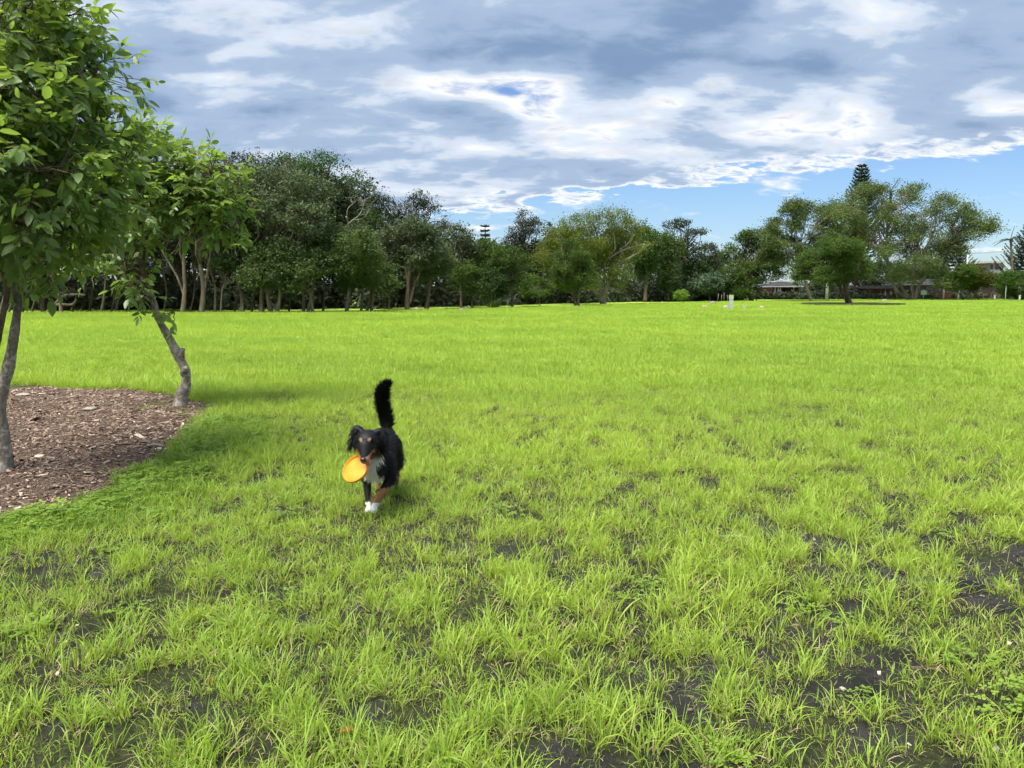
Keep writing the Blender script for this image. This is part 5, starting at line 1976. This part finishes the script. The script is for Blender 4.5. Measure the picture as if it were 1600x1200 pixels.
# ------------------------------------------------------------------ stones, litter, birds
def stone(name, label, cat, px, py, Y, wpx, hpx, mat, seed, sink=.25, group=None, z0=None):
    rg = np.random.default_rng(seed)
    c = at(px, py, Y) if Y else ground(px, py)
    Yd = c[1]
    s = Yd / F_PX
    hx, hz = wpx * s / 2, hpx * s
    nrm = us + 0
    bumpy = 1 + .28 * (fbm(us[:, 0] * 1.6 + seed, us[:, 1] * 1.6 + us[:, 2] * 2.1, seed, 3) - .5) * 2 + rg.normal(0, .03, len(us))
    v = us * bumpy[:, None] * np.array([hx, hx * .8, hz * .75])
    v[:, 2] = np.maximum(v[:, 2], -hz * .4)
    mb = MB()
    mb.add(v, [np.array(fq), np.array(ft)])
    o = mb.build(name, mat, smooth=True)
    zz = z0 if z0 is not None else 0.0
    o.location = (c[0], Yd, zz + hz * (.5 - sink))
    o.rotation_euler = (0, 0, rg.uniform(0, .6))
    tag(o, label, cat, group)
    return o


GB = 'boulders in the field'
stone('boulder', 'warm brown boulder in the grass left of the grey marker post', 'boulder', 1101, 481, None, 10, 4.5, M['stone_warm'], 1, group=GB)
stone('boulder', 'pale sandy boulder touching the grey marker post', 'boulder', 1134, 483, None, 10, 6, M['stone_pale'], 2, group=GB)
stone('boulder', 'dark boulder right of the grey marker post', 'boulder', 1163, 482, None, 10, 4, M['stone_grey'], 3, group=GB)
stone('boulder', 'brown boulder left of the timber border', 'boulder', 1190, 482.5, None, 10, 4.5, M['stone_warm'], 4, group=GB)
stone('boulder', 'long grey boulder farther back behind the pale one', 'boulder', 1115, 475.5, None, 11, 5, M['stone_grey'], 5, group=GB)
stone('boulder', 'dark flat boulder between the two big figs', 'boulder', 1382, 471.5, None, 11, 4, M['stone_grey'], 6, group=GB)
stone('boulder', 'grey boulder in the grass before the wood, nearest the white stones', 'boulder', 721, 486.5, None, 10, 4.5, M['stone_grey'], 7, group=GB)
stone('boulder', 'greyish pink boulder at the foot of the wide forked tree', 'boulder', 651, 485, None, 9, 5, M['stone_warm'], 8, group=GB)
stone('boulder', 'small pale boulder left of the two white stones', 'boulder', 698, 483.5, None, 6, 3.2, M['stone_pale'], 9, group=GB)
stone('boulder', 'left of two small white stones at the far field edge', 'boulder', 725.5, 483.5, None, 5, 4.5, M['stone_white'], 10, group=GB)
stone('boulder', 'right of two small white stones at the far field edge', 'boulder', 732.5, 482.5, None, 6, 5, M['stone_white'], 11, group=GB)
for k_, (px, py, w_, h_, lb) in enumerate([(37, 624, 22, 4.5, 'flat pale stone on the mulch near the forked trunk'),
                                          (140, 650, 19, 5, 'pale stone half sunk in the middle of the mulch'),
                                          (151, 667, 12, 3, 'small flat pale stone below the middle of the mulch')]):
    c = ground(px, py)
    z_ = float(mulch_z(np.array([c[0]]), np.array([c[1]]))[0])
    stone('stone', lb, 'stone', px, py, None, w_, h_, M['stone_pale'], 20 + k_, .15, 'stones on the mulch', z_)
for k_, (px, py, w_, h_, mt, lb) in enumerate([(1556, 1170, 13, 8, 'stone_white', 'white pebble on the black soil at the lower right'),
                                              (1508, 1026, 8, 7, 'stone_warm', 'reddish pebble beside a lone tuft at lower right'),
                                              (1570, 1056, 9, 6, 'stone_warm', 'brown pebble right of the lone tuft'),
                                              (1076, 832, 9, 4, 'stone_white', 'whitish stone in a soil gap right of the dog'),
                                              (1546, 1190, 12, 6, 'stone_pale', 'tan pebble below the white one at lower right')]):
    c = ground(px, py)
    z_ = float(relief(np.array([c[0]]), np.array([c[1]]))[0])
    stone('pebble', lb, 'pebble', px, py, None, w_, h_, M[mt], 40 + k_, .12, 'pebbles on the soil', z_)


def stick(label, pa, pb, r, mat, zf):
    A, B = ground(*pa), ground(*pb)
    A[2] = zf(A) + r
    B[2] = zf(B) + r
    mid_ = (A + B) / 2 + np.array([.01, .015, r * .6])
    mb = MB()
    mb.tube(smooth_path([A, mid_, B], 9), np.array([.7, .9, 1, 1.05, .95, 1, .9, .8, .6]) * r, 7)
    o = mb.build('stick', mat)
    return tag(o, label, 'stick')


zm = lambda q: float(mulch_z(np.array([q[0]]), np.array([q[1]]))[0])
zr = lambda q: float(relief(np.array([q[0]]), np.array([q[1]]))[0])
stick('short broken stick on the mulch near its grassy edge', (230, 703), (257, 702), .018, M['bark_grey'], zm)
stick('pale straw coloured stick lying in the grass right of the dog', (1122, 838), (1180, 843), .010, M['stone_pale'], zr)


def dry_leaf(label, px, py, L_, seed):
    rg = np.random.default_rng(seed)
    c = ground(px, py)
    a = rg.uniform(0, 6.28)
    d = np.array([[math.cos(a), math.sin(a), .15]])
    mb = MB()
    mb.add(leaf_verts(np.zeros((1, 3)), unit(d), np.array([[.2, -.1, 1.]]), np.array([L_]), np.array([L_ * .45]), .5, .5)[0], LEAF11_F)
    o = mb.build('dry_leaf', M['leaf_dead'])
    o.location = (c[0], c[1], zr(c) + .02)
    return tag(o, label, 'leaf', 'fallen dry leaves')


dry_leaf('curled brown dry leaf on bare soil at the bottom centre', 556, 1153, .06, 1)
dry_leaf('dry tan leaf on the soil left of the bottom centre leaf', 326, 1076, .05, 2)
dry_leaf('dry tan leaf in a soil gap at right centre', 1056, 904, .06, 3)
dry_leaf('brown leaf on soil near the white pebble', 1535, 1150, .05, 4)

# soil crumbs, straw bits and grit between the tufts
n = 9000
x, y = strip(1.3, 8, 240)
k = (bare(x, y) > .25) & ~mulch_inside(x, y)
x, y = x[k], y[k]
n = len(x)
d, s_, nr = rot_frames(n, .3, rng)
L_ = rng.lognormal(math.log(.008), .6, n)
W_ = L_ * rng.uniform(.25, .9, n)
c = np.stack([x, y, relief(x, y) + .004], -1)
v = (c[:, None, :] + d[:, None, :] * (sg[None, :, :1] * L_[:, None, None] / 2) + s_[:, None, :] * (sg[None, :, 1:2] * W_[:, None, None] / 2)
     + nr[:, None, :] * (sg[None, :, 2:] * np.minimum(W_, .006)[:, None, None] / 2))
lit = MB()
lit.add(v.reshape(-1, 3), (np.arange(n)[:, None, None] * 8 + fb[None]).reshape(-1, 4))
m, T, out = new_mat('soil_litter')
g = T.node('ShaderNodeNewGeometry')
r = g.outputs['Random Per Island']
col = T.mix(T.smooth(r, .35, .8), (.03, .027, .024), (.10, .085, .065))
col = T.mix(T.smooth(r, .86, 1), col, (.46, .40, .30))
b = principled(T, col, .9, .2)
T.l.new(b.outputs[0], out.inputs[0])
tag(lit.build('soil_litter', m, smooth=False), 'soil crumbs and bits of straw on the bare black ground', 'litter', kind='stuff')

# ------------------------------------------------------------------ timber border round the park tree
cT = at(1325, 600, 76.5)
root = empty('timber_border', (cT[0], 76.5, 0))
tag(root, 'low dark timber border laid in a ring around the park tree', 'border')
Rb = 75 * 76.5 / F_PX
nseg = 14
for i in range(nseg):
    a0, a1 = 6.283 * i / nseg, 6.283 * (i + 1) / nseg
    p0 = np.array([math.cos(a0) * Rb, math.sin(a0) * Rb * .9])
    p1 = np.array([math.cos(a1) * Rb, math.sin(a1) * Rb * .9])
    mid_ = (p0 + p1) / 2
    ln = np.linalg.norm(p1 - p0)
    mb = MB()
    mb.box(mid_[0], mid_[1], .10, ln * .985, .12, .22, math.atan2(p1[1] - p0[1], p1[0] - p0[0]))
    mb.build('sleeper', M['timber_dark'], root, smooth=False)
mb = MB()
aa = np.linspace(0, 6.283, 40, endpoint=False)
v = np.vstack([[0, 0, .20], np.stack([np.cos(aa) * Rb * .985, np.sin(aa) * Rb * .885, np.full(40, .13)], -1)])
mb.add(v, np.array([[0, 1 + i, 1 + (i + 1) % 40] for i in range(40)]))
mb.build('mulch_fill', simple_mat('border_mulch', (.05, .035, .026), (.13, .09, .065), 8, .95, .1, .5, .02), root)

# ------------------------------------------------------------------ marker post, poles, posts
c = ground(1142, 484)
root = empty('marker_post', (c[0], c[1], 0))
tag(root, 'square grey marker post with a white head standing among the boulders', 'post')
mb = MB()
mb.box(0, 0, .55, .25, .25, 1.10)
mb.build('post', M['grey_paint'], root, smooth=False)
mb = MB()
mb.box(0, 0, .98, .28, .28, .30)
mb.build('head', M['concrete'], root, smooth=False)
mb = MB()
mb.box(0, 0, 1.155, .30, .30, .05)
mb.build('cap', M['metal_dark'], root, smooth=False)


def pole(name, label, px, Y, top, r, mat, cat='pole', lean=0.0, cap=True, group=None):
    c = at(px, 600, Y)
    h = at(px, top, Y)[2]
    root = empty(name, (c[0], Y, 0))
    tag(root, label, cat, group)
    mb = MB()
    mb.tube(np.array([[0, 0, -.1], [lean * h * .5, 0, h * .5], [lean * h, 0, h]]), [r, r * .92, r * .85], 10)
    mb.build('shaft', mat, root)
    if cap:
        mb = MB()
        mb.tube(np.array([[lean * h, 0, h - .02], [lean * h, 0, h + .08]]), [r * 1.15, r * 1.1], 10)
        mb.build('cap', mat, root)
    return root


pole('utility_pole', 'pale green painted pole behind the low limb of the park tree', 1285, 106, 424, .20, M['pole_green'], lean=.012)
pole('street_pole', 'thin pale pole rising above the round topped tree', 1498, 125, 396, .14, M['pole_green'])
pole('sign_post', 'slim grey post before the low tree at the right edge', 1560.5, 104, 443, .06, M['grey_paint'])
pole('white_post', 'white gate post left of the orange brick wall', 1465, 117, 450, .13, M['white_paint'], 'post')
pole('white_post', 'short white gate post right of the orange brick wall', 1488, 117, 453, .13, M['white_paint'], 'post')
pole('short_bollard', 'short white bollard between the twin round tree and slim grey post', 1544, 112, 462, .13, M['white_paint'], 'bollard')
pole('short_bollard', 'short white bollard at the foot of the low right tree', 1582.5, 105, 462, .13, M['white_paint'], 'bollard')
pole('peg', 'small white peg at the field edge under the far row', 1031.5, 92, 471.5, .07, M['white_paint'], 'peg', cap=False)
for k_, (px, tp_, lean, lb) in enumerate([(1117, 459, .10, 'leftmost pale garden stake in the shade left of the marker post'), (1123, 460, .0, 'second pale garden stake in the shade'),
                                          (1127, 457, -.02, 'tallest pale garden stake in the shade'), (1133, 461, -.12, 'rightmost pale garden stake nearest the marker post')]):
    pole('garden_stake', lb, px, 96, tp_, .035, M['bark_grey'], 'stake', lean, False, 'garden stakes')
root = pole('board_sign', 'small green board on a post beside the umbrella fig trunk', 1434, 110, 452, .05, M['grey_paint'], 'sign', cap=False)
mb = MB()
mb.box(0, -.09, at(1434, 457, 110)[2], .80, .04, .60)
mb.build('board', M['sign_green'], root, smooth=False)
# power line
A, B = at(1498, 397, 125), at(1720, 372, 125)
mb = MB()
t = np.linspace(0, 1, 24)
pth = A[None] * (1 - t[:, None]) + B[None] * t[:, None]
pth[:, 2] -= 1.2 * 4 * t * (1 - t) * .35
mb.tube(pth, np.full(24, .022), 4)
tag(mb.build('power_line', M['metal_dark']), 'thin power line sagging from the pale pole across the sky', 'cable')


# ------------------------------------------------------------------ houses beyond the field
def bx(px0, px1, py0, py1, Y, depth):
    a, b_2 = at(px0, py1, Y), at(px1, py0, Y)
    return (a[0] + b_2[0]) / 2, Y + depth / 2, (a[2] + b_2[2]) / 2, b_2[0] - a[0], depth, b_2[2] - a[2]


def house_part(root, name, mat, px0, px1, py0, py1, Y, depth, base):
    mb = MB()
    cx_, cy_, cz_, sx_, sy_, sz_ = bx(px0, px1, py0, py1, Y, depth)
    if py1 >= 470:
        z1 = cz_ + sz_ / 2
        cz_, sz_ = z1 / 2 - .05, z1 + .1
    mb.box(cx_ - base[0], cy_ - base[1], cz_ - base[2], sx_, sy_, sz_)
    return mb.build(name, mat, root, smooth=False)


# porch house
base = np.array([at(1233, 600, 128)[0], 128, 0])
root = empty('brick_house', tuple(base))
tag(root, 'small brick house with white porch posts seen left of the green pole', 'house')
house_part(root, 'wall', M['brick_red'], 1206, 1262, 448.5, 480, 128, 7, base)
house_part(root, 'porch_floor', M['concrete'], 1206, 1246, 461.5, 480, 125.5, 2.45, base)
mb = MB()
r0, r1 = at(1210, 447.5, 125), at(1266, 447.5, 125)
rt = at(1238, 440, 131)
v = np.array([[r0[0] - .2, 124.8, r0[2]], [r1[0], 124.8, r0[2] + .15], [r1[0], 136, r0[2] + .15], [r0[0] - .2, 136, r0[2]], [r0[0] + 2.2, 130.5, rt[2]], [r1[0] - 2.0, 130.5, rt[2]],
              [r0[0] - .2, 124.8, r0[2] - .16], [r1[0], 124.8, r0[2] - .01]]) - base
mb.add(v, [np.array([[0, 1, 5, 4], [2, 3, 4, 5]]), np.array([[1, 2, 5], [3, 0, 4]])])
roof = mb.build('roof', M['roof_dark'], root, smooth=False)
mb = MB()
mb.box((r0[0] + r1[0]) / 2 - .1 - base[0], 124.77 - base[1], r0[2] - .04 - base[2], r1[0] - r0[0] + .2, .06, .12)
mb.build('fascia', M['concrete'], root, smooth=False)
for px_ in (1211.5, 1216, 1219.5, 1240.5):
    house_part(root, 'porch_post', M['white_paint'], px_ - .8, px_ + .8, 448.2, 462, 125.3, .16, base)
w_ = house_part(root, 'window', M['glass_dark'], 1214, 1219, 451, 459, 127.95, .04, base)
w_ = house_part(root, 'window', M['glass_dark'], 1233, 1238, 451, 459, 127.95, .04, base)
house_part(root, 'door', M['timber_dark'], 1223, 1229, 450.5, 461, 127.94, .05, base)
# white rail in front of the porch house
base = np.array([at(1235, 600, 121)[0], 121, 0])
root = empty('white_rail_fence', tuple(base))
tag(root, 'white railed fence running before the porch house', 'fence')
house_part(root, 'rail', M['white_paint'], 1188, 1286, 460.3, 461.6, 121, .08, base)
house_part(root, 'rail', M['white_paint'], 1188, 1286, 464.6, 465.4, 121.02, .06, base)
for px_ in range(1190, 1287, 12):
    house_part(root, 'post', M['timber_dark'], px_ - .6, px_ + .6, 459.6, 480, 121.09, .12, base)
# brown brick house
base = np.array([at(1500, 600, 124)[0], 124, 0])
root = empty('brown_brick_house', tuple(base))
tag(root, 'long low brown brick house behind the round topped trees', 'house')
house_part(root, 'wall', M['brick_brown'], 1425, 1562, 446, 480, 124, 8, base)
mb = MB()
a0, a1 = at(1421, 445.5, 123.3), at(1566, 445.5, 123.3)
rz_ = at(1490, 436, 128)[2]
v = np.array([[a0[0], 123.3, a0[2]], [a1[0], 123.3, a0[2]], [a1[0], 133, a0[2]], [a0[0], 133, a0[2]], [a0[0] + 3, 128, rz_], [a1[0] - 3, 128, rz_]]) - base
mb.add(v, [np.array([[0, 1, 5, 4], [2, 3, 4, 5]]), np.array([[1, 2, 5], [3, 0, 4]])])
mb.build('roof', M['roof_dark'], root, smooth=False)
for (x0, x1, y0, y1) in ((1448, 1461, 443.2 + 4, 452), (1523, 1533, 447.5, 453.5)):
    fr_ = house_part(root, 'window', M['cream_wall'], x0, x1, y0, y1, 123.93, .06, base)
    house_part(fr_, 'pane', M['glass_dark'], x0 + 1.2, x1 - 1.2, y0 + .9, y1 - .9, 123.90, .05, base)
house_part(root, 'door', M['timber_dark'], 1505, 1511, 450, 464, 123.93, .06, base)
# orange brick wall between the white posts
base = np.array([at(1477, 600, 117.5)[0], 117.5, 0])
o = MB()
cx_, cy_, cz_, sx_, sy_, sz_ = bx(1467, 1487, 454, 480, 117.4, .25)
z1 = cz_ + sz_ / 2
o.box(0, 0, z1 / 2 - .05, sx_, sy_, z1 + .1)
o = o.build('brick_wall', M['brick_red'], smooth=False)
o.location = (cx_, cy_, 0)
tag(o, 'orange brick garden wall between two white gate posts', 'wall')
# house glimpsed between the figs
base = np.array([at(1375, 600, 126)[0], 126, 0])
root = empty('carport_house', tuple(base))
tag(root, 'low red house with white uprights glimpsed between the two figs', 'house')
house_part(root, 'wall', M['brick_red'], 1334, 1402, 451, 480, 126, 6, base)
house_part(root, 'roof', M['roof_dark'], 1331, 1405, 446.5, 451, 124.4, 8, base)
for px_ in (1335, 1383, 1392):
    house_part(root, 'upright', M['white_paint'], px_ - .8, px_ + .8, 451, 480, 124.6, .15, base)
house_part(root, 'window', M['glass_dark'], 1343, 1356, 454, 460, 125.93, .06, base)
house_part(root, 'window', M['glass_dark'], 1372, 1380, 455.5, 461.5, 125.93, .06, base)
# white modern building
base = np.array([at(1553, 600, 190)[0], 190, 0])
root = empty('white_building', tuple(base))
tag(root, 'white flat roofed building far behind the pine at right', 'building')
house_part(root, 'wall', M['concrete'], 1544, 1568, 411, 480, 190, 8, base)
house_part(root, 'roof', M['concrete'], 1542, 1570, 408, 411, 189, 10, base)
house_part(root, 'window', M['glass_dark'], 1547, 1552, 413.5, 421, 189.93, .06, base)
house_part(root, 'window', M['glass_dark'], 1555, 1560, 413.5, 421, 189.93, .06, base)
# painted wall glimpsed through the wood
base = np.array([at(675, 600, 84)[0], 84, 0])
root = empty('painted_wall', tuple(base))
tag(root, 'blue and pink painted wall glimpsed between the trunks', 'wall')
for (x0, x1, mt) in ((600, 640, 'blue_paint'), (640, 683, 'concrete'), (683, 706, 'pink_paint'), (706, 745, 'blue_paint')):
    house_part(root, 'panel', M[mt], x0 + .2, x1 - .2, 454, 480, 84, .2, base)
# pale path in front of the houses
mb = MB()
pa, pb_ = at(1320, 600, 116)[0], at(1760, 600, 114)[0]
mb.add(np.array([[pa, 115.5, .012], [pb_ + 20, 113.5, .012], [pb_ + 20, 115.6, .012], [pa, 117.2, .012]]), np.array([[0, 1, 2, 3]]))
tag(mb.build('path', M['concrete']), kind='structure')
